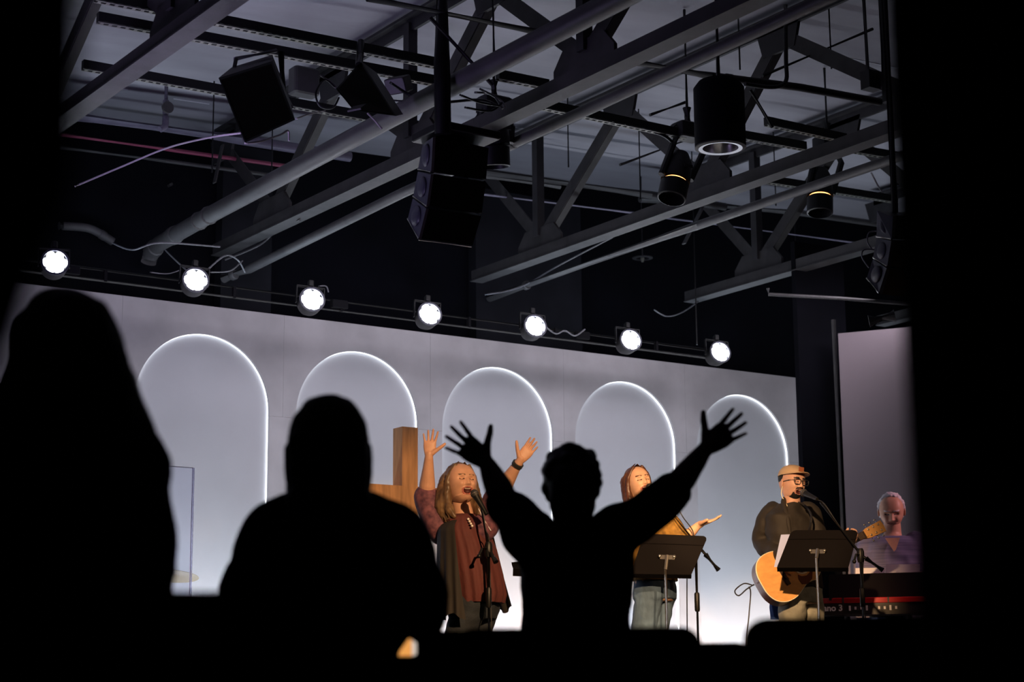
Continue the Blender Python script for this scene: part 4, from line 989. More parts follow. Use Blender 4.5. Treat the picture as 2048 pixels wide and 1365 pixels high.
# ------------------------------------------------ acoustic guitar
def guitar():
    D = GD-.12; W = lambda x, y, dd=0.0: aD(x, y, D+dd)
    C0 = W(1566, 1150); Hd = W(1767, 1052, .30)
    U = (Hd-C0).normalized(); v_ = Vector(ray(1560, 1150)).normalized(); N = -v_; N = (N-U*N.dot(U)); N.z += .15; N = (N-U*N.dot(U)).normalized(); S = N.cross(U)
    if S.z < 0: S = -S
    t = thing('acoustic_guitar', 'acoustic guitar with pale spruce top held by the man in the cap', 'guitar', tuple(C0))
    # outline half-widths along u (u=0 at bridge)
    prof = [(-.185, 0), (-.183, .055), (-.168, .105), (-.135, .148), (-.08, .174), (-.02, .178), (.03, .168), (.08, .146), (.125, .126), (.165, .122), (.205, .130), (.245, .136), (.28, .128), (.305, .106), (.318, .065), (.322, 0)]
    P2 = [Vector((a, b, 0)) for a, b in prof]; sp = smoothpath(P2, 4)
    outl = [(p.x, p.y) for p in sp]+[(p.x, -p.y) for p in sp[::-1][1:-1]]
    outl = [(a, b if not (a > .2 and b < 0) else b*(1 if a < .20 else 1-.55*min(1, (a-.2)/.12))) for a, b in outl]   # cutaway on the lower side
    kk = (Hd-C0).length/.885
    q3 = lambda u, v, w: C0+U*(u*kk)+S*v+N*w
    obj('body_sides', prism(outl, -.105, -.002, q3), 'guitar_side', t, 40)
    inner = [(a*1.0, b*.985) for a, b in outl]
    obj('top', prism(inner, -.002, .003, q3), 'spruce', t, 40)
    n = len(outl); vs = []
    for (a, b) in outl: vs += [q3(a, b, .0035), q3(a*.985+.0015, b*.975, .0045), q3(a, b*1.004, -.004)]
    fs = []
    for i in range(n): j = (i+1) % n; fs += [(3*i, 3*j, 3*j+1, 3*i+1), (3*i+2, 3*j+2, 3*j, 3*i)]
    obj('binding', MB().add(vs, fs), 'binding', t)
    obj('soundhole', lathe([(.048, .0035), (.046, .0045), (0, .004)], q3(.155, 0, 0), N, 28), 'mouth', t)
    obj('rosette', lathe([(.048, .0035), (.049, .0055), (.058, .0055), (.059, .0035)], q3(.155, 0, 0), N, 28, False), 'binding', t)
    obj('pickguard', prism([(.10, -.045), (.085, -.075), (.09, -.115), (.13, -.13), (.18, -.11), (.21, -.07), (.205, -.045), (.19, -.065), (.155, -.075), (.12, -.065)], .0035, .0055, q3), 'pickguard', t)
    obj('bridge', box(q3(0, 0, .008), (.028, .16, .012), (U, S, N), .003), 'rosewood', t)
    obj('neck', box(q3(.50, 0, .0), (.44, .046, .026), (U, S, N), .005), 'maple', t)
    obj('fretboard', box(q3(.435, 0, .016), (.52, .05, .006), (U, S, N)), 'rosewood', t)
    hd = obj('headstock', prism([(.70, -.024), (.74, -.036), (.88, -.042), (.885, .0), (.88, .042), (.74, .036), (.70, .024)], -.008, .008, q3), 'maple', t)
    for k in range(6):
        s = 1 if k % 2 else -1; uu = .755+.045*(k//2)
        obj('tuning_peg', lathe([(.005, 0), (.006, .012), (0, .014)], q3(uu, s*.022, .008), N, 10).merge(tube([q3(uu, s*.040, 0), q3(uu, s*.058, 0)], .003, 6)).merge(ellipsoid(q3(uu, s*.062, 0), (.009, .006, .005), (U, S, N), 10, 6)), 'chrome', hd, 40)
    st = MB()
    for k in range(6): st.merge(tube([q3(0, (k-2.5)*.0105, .016), q3(.70, (k-2.5)*.007, .021)], .0008, 4))
    obj('strings', st, 'string', t)
    obj('strap', tube(smoothpath([W(1560, 1020, .30), W(1596, 1006, .22), W(1618, 1022, .10), W(1622, 1045, .03), q3(.26, .10, -.05)], 5), .008, 6), 'black_plastic', t)
    tag(obj('cable', tube(smoothpath([W(1506, 1172, .02), W(1488, 1168), W(1470, 1182), W(1478, 1192), W(1500, 1178), W(1498, 1230), W(1492, 1300), V(W(1490, 1340).x, W(1490, 1340).y, .745)], 8), .005, 6), 'cable', smooth=60), 'black guitar lead looping down from the acoustic guitar', 'cable')
    obj('jack_plug', tube([W(1508, 1170, .02), W(1498, 1176)], .007, 8), 'chrome', t, 40)
guitar()

# ------------------------------------------------ pianist
def pianist():
    D = 14.2; W = lambda x, y, dd=0.0: aD(x, y, D+dd)
    hc = W(1783, 1022); foot = V(hc.x-.02, hc.y, STG)
    t = thing('person', 'grey haired man in a striped shirt looking down behind the keyboard', 'person', tuple(foot))
    view = Vector(ray(1783, 1020)).normalized(); view.z = 0; view.normalize()
    fwd = -view+V(0, 0, -.42); B = basis(fwd); u = V(-view.y, view.x, 0).normalized()*-1; u = V(view.y, -view.x, 0); fv = -view
    u = fv.cross(V(0, 0, 1))*-1
    head = place(head_mb('closed', fat=.5), hc, B, 1.12)
    shA, shB = W(1738, 1088, .02), W(1832, 1084, .02)
    neck = W(1785, 1068, .03); hip = W(1790, 1205, .05)
    elA, elB = W(1730, 1150, -.02), W(1845, 1150, -.02); wrA, wrB = W(1748, 1188, -.42), W(1820, 1188, -.42)
    sk = MB(); sk.merge(limb([W(1785, 1090), neck, hc+V(0, 0, -.06)], [.085, .066, .062]))
    sk.merge(loft([(hip-V(0, 0, .05), u, .15, fv, .10), (hip, u, .17, fv, .13), (W(1785, 1140), u, .175, fv, .12), (W(1785, 1095), u, .18, fv, .11), (W(1785, 1078), u, .14, fv, .08)]))
    for a, b in ((shA, elA), (shB, elB)): sk.merge(limb([a, b], [.06, .045]))
    for s in (-1, 1):
        h = hip+u*(.09*s); k = V(foot.x, foot.y, STG+.48)+u*(.11*s); ft = V(foot.x, foot.y, STG+.09)+u*(.12*s); sk.merge(limb([h, k, ft], [.09, .065, .05]))
    body = remesh(sk, .012, 4)
    for w_, e in ((wrA, elA), (wrB, elB)): body.merge(hand_mb(w_, fv*1.0+V(0, 0, -.25), V(0, 0, -1), (W(1785, 1188, -.42)-w_), .3, .1, 1.0, .3, forearm=e, fr=(.034, .043)), 0)
    body.merge(head); obj('body', body, ['skin', 'lips_man', 'mouth', 'teeth', 'hair_grey', 'lash'], t, 70)
    c = MB(); c.merge(loft([(W(1785, 1074), u, .12, fv, .09), (W(1785, 1086), u, .205, fv, .125), (W(1785, 1110), u, .215, fv, .14), (W(1787, 1150), u, .205, fv, .15), (W(1790, 1215), u, .20, fv, .15)]))
    for a, b, s in ((shA, elA, 1), (shB, elB, -1)): c.merge(climb([a, a.lerp(b, .6), b], [.085, .08, .068]))
    obj('shirt', remesh(c, .011, 3, .008, 15), 'shirt_stripe', t, 60)
    obj('neck_opening', MB().add([W(1770, 1077, -.155), W(1800, 1076, -.155), W(1792, 1100, -.175), W(1788, 1104, -.178), W(1770, 1077, -.145), W(1800, 1076, -.145), W(1792, 1100, -.16), W(1788, 1104, -.16)], [(0, 1, 2, 3), (7, 6, 5, 4), (0, 4, 5, 1), (1, 5, 6, 2), (2, 6, 7, 3), (3, 7, 4, 0)]), 'skin', t)
    j = MB(); j.merge(loft([(W(1790, 1200, .05), u, .17, fv, .13), (W(1790, 1225, .05), u, .175, fv, .13)]))
    for s in (-1, 1):
        h = hip+u*(.09*s)-V(0, 0, .04); k = V(foot.x, foot.y, STG+.46)+u*(.11*s); ft = V(foot.x, foot.y, STG+.06)+u*(.12*s); j.merge(limb([h, k, ft], [.10, .08, .065]))
    obj('trousers', remesh(j, .012, 3), 'jeans_dark', t, 60)
    L = lambda x, y, z: hc+B @ V(x, y, z); ax = (B @ V(1, 0, 0), B @ V(0, 1, 0), B @ V(0, 0, 1))
    hb = MB(); hb.merge(ellipsoid(L(0, .036, .042), (.086, .084, .090), ax, 24, 16))
    for s in (-1, 1): hb.merge(climb([L(s*.05, -.01, .095), L(s*.076, .01, .05), L(s*.080, .02, .0), L(s*.078, .03, -.05)], [.026, .024, .022, .014]))
    hb.merge(climb([L(-.05, -.02, .115), L(0, -.03, .125), L(.05, -.02, .115)], [.012, .014, .012]))
    obj('hair', remesh(hb, .006, 1, .008, 60), 'hair_grey', t, 70)
pianist()

# ------------------------------------------------ drummer, only curls showing behind the cross
def drummer():
    hc = aY(775, 1030, 11.95); base = V(hc.x, hc.y, STG)
    t = thing('person', 'drummer with curly violet grey hair, just showing below the tan cross', 'person', tuple(base))
    B = basis(V(0, -1, 0)); body = MB(); u = V(1, 0, 0); fv = V(0, -1, 0)
    z0 = hc.z
    sk = MB(); sk.merge(limb([V(hc.x, hc.y, z0-.3), V(hc.x, hc.y, z0-.07)], [.07, .055]))
    seat = STG+.55
    sk.merge(loft([(V(hc.x, hc.y, seat), u, .17, fv, .14), (V(hc.x, hc.y, (seat+z0-.3)/2), u, .15, fv, .11), (V(hc.x, hc.y, z0-.3), u, .18, fv, .11), (V(hc.x, hc.y, z0-.2), u, .12, fv, .07)]))
    for s in (-1, 1):
        h = V(hc.x+s*.1, hc.y, seat+.04); k = V(hc.x+s*.2, hc.y-.42, seat); f = V(hc.x+s*.2, hc.y-.42, STG+.05); sk.merge(limb([h, k, f], [.085, .06, .045]))
        a = V(hc.x+s*.19, hc.y, z0-.27); e = V(hc.x+s*.27, hc.y-.1, z0-.5); w_ = V(hc.x+s*.15, hc.y-.36, z0-.45); sk.merge(limb([a, e], [.055, .045]))
        body.merge(hand_mb(w_, V(-s*.3, -1, -.1), V(0, 0, -1), V(-s, 0, 0), .7, .05, .95, .3, .005, forearm=e), 0)
    body.merge(remesh(sk, .014, 3)).merge(place(head_mb('closed'), hc, B, 1.0))
    obj('body', body, ['skin', 'lips_man', 'mouth', 'teeth', 'hair_dark', 'lash'], t, 70)
    sh = MB(); sh.merge(loft([(V(hc.x, hc.y, seat), u, .19, fv, .16), (V(hc.x, hc.y, z0-.35), u, .20, fv, .13), (V(hc.x, hc.y, z0-.2), u, .15, fv, .09)]))
    for s in (-1, 1): sh.merge(limb([V(hc.x+s*.18, hc.y, z0-.27), V(hc.x+s*.26, hc.y-.09, z0-.47)], [.075, .065]))
    obj('shirt', remesh(sh, .014, 3), 'dark_cloth', t, 60)
    hb = MB(); hb.merge(ellipsoid((hc.x, hc.y+.03, z0+.035), (.105, .11, .11), nu=20, nv=12))
    for i in range(60):
        a, b = random.uniform(0, 2*PI), random.uniform(-.2, 1.4); hb.merge(ellipsoid((hc.x+.11*math.cos(a)*math.cos(b), hc.y+.03+.11*math.sin(a)*math.cos(b)*(.9), z0+.045+.11*math.sin(b)), (.022, .022, .022), nu=8, nv=6))
    obj('hair', remesh(hb, .008, 1), 'hair_violet', t, 60)
    st = thing('drum_stool', 'round black drum stool under the drummer', 'stool', (hc.x, hc.y+.02, STG))
    obj('seat', lathe([(.0, .46), (.17, .46), (.18, .48), (.17, .52), (.0, .53)], (hc.x, hc.y+.02, STG), (0, 0, 1), 24, False), 'black_plastic', st, 50)
    obj('post', tube([V(hc.x, hc.y+.02, STG+.1), V(hc.x, hc.y+.02, STG+.46)], .02, 8), 'black_metal', st)
    for k in range(3): a = 2*PI*k/3; obj('leg', tube([V(hc.x, hc.y+.02, STG+.2), V(hc.x+.25*math.cos(a), hc.y+.02+.25*math.sin(a), STG+.01)], .012, 8), 'black_metal', st)
drummer()

# ================================================================== STAGE GEAR
# cross
c = aY(811, 975, 11.1); c.x += .0
zt = aY(811, 857, 11.1).z; zb_ = aY(811, 975, 11.1).z
t = thing('cross', 'tan wooden cross standing between the drummer and the singer with raised arms', 'cross', (c.x, 11.1, STG))
w = .0625
obj('upright', boxX(c.x-w, c.x+w, 11.04, 11.165, STG, zt), 'wood_cross', t)
obj('crossbar', boxX(c.x-.52, c.x-w-.0005, 11.04, 11.165, zb_-.16, zb_).merge(boxX(c.x+w+.0005, c.x+.52, 11.04, 11.165, zb_-.16, zb_)), 'wood_cross', t)
obj('base_plate', boxX(c.x-.25, c.x+.25, 10.9, 11.3, STG, STG+.03), 'wood_cross', t)

def tripod(base, z, parent, m='black_metal', spread=.28, n=3, rot=.3):
    for k in range(n):
        a = rot+2*PI*k/n; obj('leg', tube([V(base.x, base.y, z), V(base.x+spread*math.cos(a), base.y+spread*math.sin(a), STG+.012)], .009, 8), m, parent, 40)
def microphone(label, tip, tail):
    d = (tip-tail).normalized(); t = thing('microphone', label, 'microphone', tuple(tail))
    g_ = obj('grille_ball', lathe([(.0, .0), (.016, -.004), (.025, -.02), (.025, -.034), (.021, -.046)], tip, d, 18, False), 'steel', t, 70)
    obj('band', lathe([(.0255, -.026), (.027, -.028), (.0255, -.031)], tip, d, 18, False), 'chrome', g_)
    obj('handle', lathe([(.021, -.046), (.018, -.07), (.012, -.17), (.012, -.18), (0, -.182)], tip, d, 16, False), 'black_metal', t, 50)
    return t
def mic_stand(label, base, pivot, boom_end, mic_tail, knob=True, coll_z=None):
    t = thing('microphone_stand', label, 'stand', tuple(base))
    obj('pole', tube([V(base.x, base.y, STG+.12), pivot], .011, 10), 'black_metal', t, 40)
    obj('boom', tube([mic_tail, pivot, boom_end], .009, 10), 'black_metal', t, 40)
    d = (boom_end-pivot).normalized(); obj('counterweight', tube([boom_end-d*.13, boom_end], .017, 10), 'black_metal', t, 40)
    obj('clutch', lathe([(.02, -.05), (.024, -.03), (.024, .02), (.016, .04)], pivot, (0, 0, 1), 14), 'black_metal', t, 40)
    if knob:
        v_ = V(-1, -.3, -.05).normalized(); obj('knob', tube([pivot, pivot+v_*.06, pivot+v_*.085+V(0, 0, -.04)], .008, 8).merge(ellipsoid(pivot+v_*.085+V(0, 0, -.045), (.014, .014, .014), nu=10, nv=8)), 'black_metal', t, 40)
    if coll_z: obj('collar', lathe([(.013, -.06), (.017, -.05), (.017, .05), (.013, .06)], V(base.x, base.y, coll_z), (0, 0, 1), 12), 'black_metal', t, 40)
    tripod(base, STG+.2, t)
    return t
# 1: singer in maroon
D = 11.12; W = lambda x, y, dd=0.0: aD(x, y, D+dd)
pv = W(977, 1098); base = V(pv.x, pv.y, STG)
mic_stand('black microphone stand in front of the singer in maroon', base, pv, W(992, 1125, -.05), W(962, 1010, .03), True, W(977, 1196).z)
tip = W(945, 981, .06); tl = W(962, 1010, .03)
microphone('microphone at the mouth of the singer in maroon', tip, tl)
tag(obj('cable', tube(smoothpath([tl, W(968, 1035), W(972, 1062), W(978, 1080, .02), W(980, 1150, .03), V(base.x+.05, base.y+.02, STG+.01)], 6), .004, 6), 'cable', smooth=60), 'black microphone lead down the stand before the singer in maroon', 'cable')
# 2: singer in mustard
D = 12.0; W = lambda x, y, dd=0.0: aD(x, y, D+dd)
pv = W(1391, 1086); base = V(pv.x, pv.y, STG)
mic_stand('black boom stand right of the singer in the mustard cardigan', base, pv, W(1437, 1141, -.04), W(1312, 988, .05), False, W(1391, 1205).z)
microphone('microphone at the mouth of the singer in the mustard cardigan', W(1294, 972, .02), W(1312, 982, -.02))
tag(obj('cable', tube(smoothpath([W(1352, 1010), W(1366, 1035), W(1387, 1068), W(1380, 1110, .04), W(1374, 1160, .05), V(W(1370, 1200).x, W(1370, 1200).y, STG+.01)], 6), .004, 6), 'cable', smooth=60), 'black microphone lead hanging behind the mustard singer\'s music stand', 'cable')
# 3: guitarist
D = 12.35; W = lambda x, y, dd=0.0: aD(x, y, D+dd)
pv = W(1721, 1110); base = V(pv.x, pv.y, STG)
mic_stand('black boom stand between the guitarist and the keyboard', base, pv, W(1765, 1141, -.04), W(1641, 1005, .12), True, W(1721, 1196).z)
microphone('microphone at the mouth of the guitarist in the cap', W(1603, 984, .32), W(1636, 1000, .18))
tag(obj('cable', tube(smoothpath([W(1634, 1000, .2), W(1650, 1010, .15), W(1680, 1055, .08), W(1712, 1095, .03), W(1726, 1112), W(1727, 1180), V(base.x+.05, base.y, STG+.01)], 6), .004, 6), 'cable', smooth=60), 'black microphone lead draped along the guitarist\'s boom', 'cable')

def music_stand(label, q, pole_top, base, m='stand_panel', wing=True):
    """q TL,TR,BR,BL"""
    t = thing('music_stand', label, 'music stand', tuple(base))
    c = sum(q, Vector())/4; n = (q[1]-q[0]).cross(q[3]-q[0]).normalized()
    if n.dot(Vector(ray(1300, 1100))) > 0: n = -n
    rc = []                                         # rounded top corners
    for i, p in enumerate(q):
        a = q[(i-1) % 4]; b = q[(i+1) % 4]; r = .03 if i < 2 else .006
        for k in range(4): s = k/3; rc.append(p+(a-p).normalized()*r*(1-s)**1.6+(b-p).normalized()*r*s**1.6)
    n2 = -n*.004; N_ = len(rc)
    obj('desk', MB().add(rc+[p+n2 for p in rc], [tuple(range(N_)), tuple(range(2*N_-1, N_-1, -1))]+[(i, (i+1) % N_, (i+1) % N_+N_, i+N_) for i in range(N_)]), m, t)
    # ledge behind the lower edge (reader's side) and a stiffening fold in front
    bl, br = q[3], q[2]; away = -n
    obj('ledge', MB().add([bl, br, br+away*.05, bl+away*.05, bl-V(0, 0, .004), br-V(0, 0, .004), br+away*.05-V(0, 0, .004), bl+away*.05-V(0, 0, .004)], [(0, 1, 2, 3), (7, 6, 5, 4), (0, 4, 5, 1), (1, 5, 6, 2), (2, 6, 7, 3), (3, 7, 4, 0)]), m, t)
    f0, f1 = q[0].lerp(q[3], .25), q[1].lerp(q[2], .25); obj('fold', tube([f0+n*.003, f1+n*.003], .004, 5), m, t)
    mid = c-(c-(q[2]+q[3])/2)*.2
    obj('bracket', tube([mid+n*.004, mid+n*.03, pole_top], .012, 8), 'chrome', t, 40)
    ax = frame_of(n); obj('mount_plate', box(mid+n*.006, (.09, .03, .008), ((q[1]-q[0]).normalized(), ax[1], n)), 'chrome', t)
    for s in (-1, 1): obj('wing_bolt', ellipsoid(mid+n*.02+(q[1]-q[0]).normalized()*(.045*s), (.012, .01, .012), nu=10, nv=6), 'chrome', t, 60)
    zc = STG+(pole_top.z-STG)*.45
    obj('upper_pole', tube([pole_top, V(pole_top.x, pole_top.y, zc)], .010, 10), 'chrome', t, 40)
    obj('lower_pole', tube([V(pole_top.x, pole_top.y, zc+.02), V(pole_top.x, pole_top.y, STG+.1)], .015, 10), 'black_metal', t, 40)
    tripod(V(pole_top.x, pole_top.y, 0), STG+.13, t, 'black_metal', .25, 3, .9)
    return t
D = 11.8; W = lambda x, y, dd=0.0: aD(x, y, D+dd)
pt = W(1331, 1140, -.06)
music_stand('black music stand in front of the singer in the mustard cardigan', [W(1288, 1068, .06), W(1416, 1073, .06), W(1383, 1149, -.06), W(1262, 1147, -.06)], pt, V(pt.x, pt.y, STG))
D = 12.4; W = lambda x, y, dd=0.0: aD(x, y, D+dd)
pt = W(1633, 1117, -.08)
music_stand('black music stand hiding the guitarist\'s hands, white sheet on it', [W(1583, 1061, .06), W(1717, 1061, .06), W(1697, 1135, -.06), W(1554, 1135, -.06)], pt, V(pt.x, pt.y, STG))
tag(obj('music_sheet', MB().add([W(1562, 1070, .075), W(1600, 1069, .085), W(1572, 1134, -.045), W(1548, 1135, -.05), W(1562, 1070, .079), W(1600, 1069, .089), W(1572, 1134, -.041), W(1548, 1135, -.046)], [(0, 3, 2, 1), (4, 5, 6, 7), (0, 1, 5, 4), (1, 2, 6, 5), (2, 3, 7, 6), (3, 0, 4, 7)]), 'paper_backlit'), 'white music sheet sticking out left of the guitarist\'s music stand', 'paper')
D = 11.8; W = lambda x, y, dd=0.0: aD(x, y, D+dd)
pt = W(1075, 1130, -.06)
music_stand('music stand mostly hidden behind the raised-arms silhouette, left tip showing', [W(1022, 1124, .02), W(1130, 1128, .02), W(1128, 1142, -.06), W(1026, 1137, -.06)], pt, V(pt.x, pt.y, STG))

# keyboard
D = 13.5; W = lambda x, y, dd=0.0: aD(x, y, D+dd)
a, b = W(1612, 1204), W(1870, 1196); U = (b-a); U.z = 0; L = U.length; U.normalize(); N = V(U.y, -U.x, 0)   # N to the audience
if N.y > 0: N = -N
t = thing('stage_piano', 'red stage keyboard seen from its back, white lettering at the left end', 'keyboard', tuple((a+b)/2))
zt = W(1740, 1196).z; zm = W(1740, 1207).z; zl = W(1740, 1230).z
c = (a+b)/2; ax = (U, N, V(0, 0, 1))
obj('top_shell', box(V(c.x, c.y, (zt+zm)/2)-N*.13, (L, .30, zt-zm), ax, .006), 'keys_red', t, 30)
obj('back_panel', box(V(c.x, c.y, (zm+zl)/2)-N*.12, (L-.01, .27, zm-zl), ax), 'keys_panel', t)
for f in (.29, .64): p = a.lerp(b, f); obj('panel_notch', box(V(p.x, p.y, (zt+zm)/2)+N*.021, (.012, .006, zt-zm), ax), 'keys_panel', t)
for i in range(16):
    f = .34+.022*i+(.05 if i > 7 else 0); p = a.lerp(b, f); hgt = .02 if i % 3 else .035
    obj('socket', box(V(p.x, p.y, (zm+zl)/2+.005)+N*.017, (.014, .006, hgt), ax), 'steel' if i % 2 else 'white_print', t)
obj('key_row', box(V(c.x, c.y, zm-.0)-N*.30, (L-.1, .09, .02), ax), 'white_print', t)
cu = bpy.data.curves.new('letters', 'FONT'); cu.body = 'piano 3'; cu.size = .060; cu.extrude = .001; cu.offset = .0018
to = bpy.data.objects.new('tmp_text', cu); COL.objects.link(to)
dg = bpy.context.evaluated_depsgraph_get(); m2 = to.evaluated_get(dg).to_mesh()
tv = [v.co.copy() for v in m2.vertices]; tf = [tuple(p.vertices) for p in m2.polygons]; to.evaluated_get(dg).to_mesh_clear(); bpy.data.objects.remove(to)
mx = max(v.x for v in tv); o_ = W(1685, 1223); o_ = V(o_.x, o_.y, 0)
p_end = a+U*((o_-a).dot(U)); zbase = W(1665, 1223).z
lb_ = MB().add([V(p_end.x, p_end.y, zbase)+U*(v.x-mx)+N*(.018+v.z)+V(0, 0, v.y) for v in tv], tf)
obj('lettering', lb_, 'white_print', t)
st = thing('keyboard_stand', 'black stand under the stage keyboard', 'stand', (c.x, c.y, STG))
for s in (.2, .8):
    p = a.lerp(b, s); obj('side_frame', tube([V(p.x, p.y, zl-.012)-N*.02, V(p.x, p.y, STG+.015)+N*.12, V(p.x, p.y, STG+.015)-N*.35, V(p.x, p.y, zl-.012)-N*.22], .014, 8), 'black_metal', st, 40)
obj('cross_rail', tube([a.lerp(b, .2)*1.0, a.lerp(b, .8)], .012, 8).xf(Matrix.Translation(V(0, 0, zl-.3-a.z))), 'black_metal', st)
obj('blue_pad', box(V(a.lerp(b, .5).x, a.lerp(b, .5).y, zl-.04)+N*.02, (.2, .05, .03), ax), 'blue_cloth', st)
# dark board standing on the keyboard and sheets on it
D = 13.45
q = [W(1657, 1150, .02), W(1872, 1144, .25), W(1872, 1198, .25), W(1658, 1202, .02)]
v_ = N*-.012
t2 = tag(obj('music_rest', MB().add(q+[p+v_ for p in q], [(0, 3, 2, 1), (4, 5, 6, 7), (0, 1, 5, 4), (1, 2, 6, 5), (2, 3, 7, 6), (3, 0, 4, 7)]), 'stand_panel'), 'long dark grey board standing on top of the keyboard', 'music rest')
for (x0, x1, y0, y1, lb2) in ((1711, 1769, 1137, 1150, 'white sheet on the keyboard, left of the pair'), (1772, 1840, 1130, 1148, 'white sheet on the keyboard, right of the pair')):
    e = .36
    q = [W(x0, y0, e), W(x1, y0-1, e), W(x1, y1+12, e), W(x0, y1+12, e)]
    tag(obj('music_sheet', MB().add(q+[p+v_*.4 for p in q], [(0, 3, 2, 1), (4, 5, 6, 7), (0, 1, 5, 4), (1, 2, 6, 5), (2, 3, 7, 6), (3, 0, 4, 7)]), 'paper'), lb2, 'paper')
# drum shield and cymbal
Ys = 11.0; pr = aY(385.5, 937, Ys); pl = aY(180, 905, Ys)
t = thing('drum_shield', 'clear acrylic drum shield at the left, its right edge showing', 'screen', (pr.x, Ys, STG))
for k in range(2):
    x1 = pr.x-k*.62; x0 = x1-.6
    obj('panel', boxX(x0, x1, Ys-.004, Ys+.004, STG, pr.z), 'shield', t)
obj('edge_strip', boxX(pr.x, pr.x+.008, Ys-.012, Ys+.012, STG, pr.z), 'shield_edge', t)
obj('top_strip', boxX(pr.x-1.22, pr.x+.006, Ys-.004, Ys+.004, pr.z, pr.z+.004), 'paper', t)
cc = aY(336, 1150, 11.35)
t = thing('cymbal', 'bronze cymbal edge showing beside the left silhouette', 'cymbal', tuple(cc))
obj('plate', lathe([(.0, .02), (.035, .018), (.05, .006), (.2, -.008), (.2, -.010), (.05, .004), (.0, .016)], cc, (.12, .1, 1), 36, False), 'bronze', t, 40)
obj('stand', tube([cc+V(0, 0, .03), cc, V(cc.x, cc.y, STG+.02)], .009, 8), 'chrome', t, 40)
for k in range(3): a_ = 2*PI*k/3; obj('leg', tube([V(cc.x, cc.y, STG+.3), V(cc.x+.25*math.cos(a_), cc.y+.25*math.sin(a_), STG+.01)], .008, 6), 'chrome', t)

# ================================================================== AUDIENCE
def watcher_arms():
    D = 5.9; W = lambda x, y, dd=0.0: aD(x, y, D+dd)
    hc = W(1144, 968); foot = V(hc.x, hc.y, 0)
    t = thing('person', 'dark silhouette of a short haired person with both arms spread high', 'person', tuple(foot))
    vw = Vector(ray(1144, 968)); vw.z = 0; vw.normalize(); u = V(-vw.y, vw.x, 0); # screen-left
    R_ = -u; fwd = vw
    B = basis(vw+V(.15, 0, .1)); head = place(head_mb('closed'), hc, B, 1.04)
    neck = W(1146, 1050); shA, shB = W(1052, 1062), W(1238, 1062)
    elA, elB = W(1008, 1000, .05), W(1345, 985, .06); wrA, wrB = W(972, 925, .12), W(1412, 897, .12)
    hip = V(W(1150, 1290).x, W(1150, 1290).y, .92)
    sk = MB(); sk.merge(limb([W(1146, 1075), neck, hc-V(0, 0, .05)], [.06, .055, .05]))
    sk.merge(loft([(V(hip.x, hip.y, .82), R_, .15, fwd, .11), (hip, R_, .155, fwd, .11), (W(1152, 1190), R_, .145, fwd, .10), (W(1148, 1100), R_, .155, fwd, .10), (W(1146, 1062), R_, .12, fwd, .07)]))
    sk.merge(limb([shA, elA], [.05, .042])); sk.merge(limb([shB, elB], [.05, .042]))
    for s in (-1, 1): h = V(hip.x, hip.y, .86)+R_*(.085*s); sk.merge(limb([h, V(h.x, h.y, .48), V(h.x, h.y, .08)], [.08, .055, .04]))
    body = remesh(sk, .010, 4)
    body.merge(hand_mb(wrA, W(918, 880, .14)-wrA, vw, W(965, 850)-W(950, 880), .03, .26, .98, -.25, forearm=elA, fr=(.036, .046)), 0)
    body.merge(hand_mb(wrB, W(1463, 856, .14)-wrB, vw, W(1430, 830)-W(1450, 860), .03, .20, .98, -.1, forearm=elB, fr=(.034, .044)), 0)
    body.merge(head); obj('body', body, ['skin_shaded']*4+['hair_dark', 'lash'], t, 70)
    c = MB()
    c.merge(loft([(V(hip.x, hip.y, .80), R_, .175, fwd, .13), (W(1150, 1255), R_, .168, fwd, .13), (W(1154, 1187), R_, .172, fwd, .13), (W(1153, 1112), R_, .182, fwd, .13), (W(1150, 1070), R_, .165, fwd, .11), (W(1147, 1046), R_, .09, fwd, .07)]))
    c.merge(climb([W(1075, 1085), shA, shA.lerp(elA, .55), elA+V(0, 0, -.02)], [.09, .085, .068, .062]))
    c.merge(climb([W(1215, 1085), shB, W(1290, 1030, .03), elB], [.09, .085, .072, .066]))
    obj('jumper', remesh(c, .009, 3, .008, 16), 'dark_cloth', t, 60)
    j = MB()
    for s in (-1, 1): h = V(hip.x, hip.y, .84)+R_*(.085*s); j.merge(limb([h, V(h.x, h.y, .48), V(h.x, h.y, .08)], [.095, .075, .06]))
    obj('trousers', remesh(j, .012, 2), 'dark_cloth', t, 60)
    hb = MB(); hb.merge(ellipsoid(hc+V(0, 0, .022)-vw*.02, (.092, .098, .100), (R_, vw, V(0, 0, 1)), 20, 14))
    for i in range(70):
        a, b = random.uniform(0, 2*PI), random.uniform(-.9, 1.5); rr = random.uniform(.016, .028)
        hb.merge(ellipsoid(hc+V(0, 0, .02)-vw*.02+R_*(.083*math.cos(a)*math.cos(b))+vw*(.086*math.sin(a)*math.cos(b))+V(0, 0, .088*math.sin(b)), (rr, rr, rr), nu=8, nv=6))
    hb.merge(climb([hc-vw*.07+V(0, 0, 0), hc-vw*.062+V(0, 0, -.08), hc-vw*.050+V(0, 0, -.135)], [.072, .074, .052]))
    obj('hair', remesh(hb, .007, 2), 'hair_dark', t, 60)
watcher_arms()

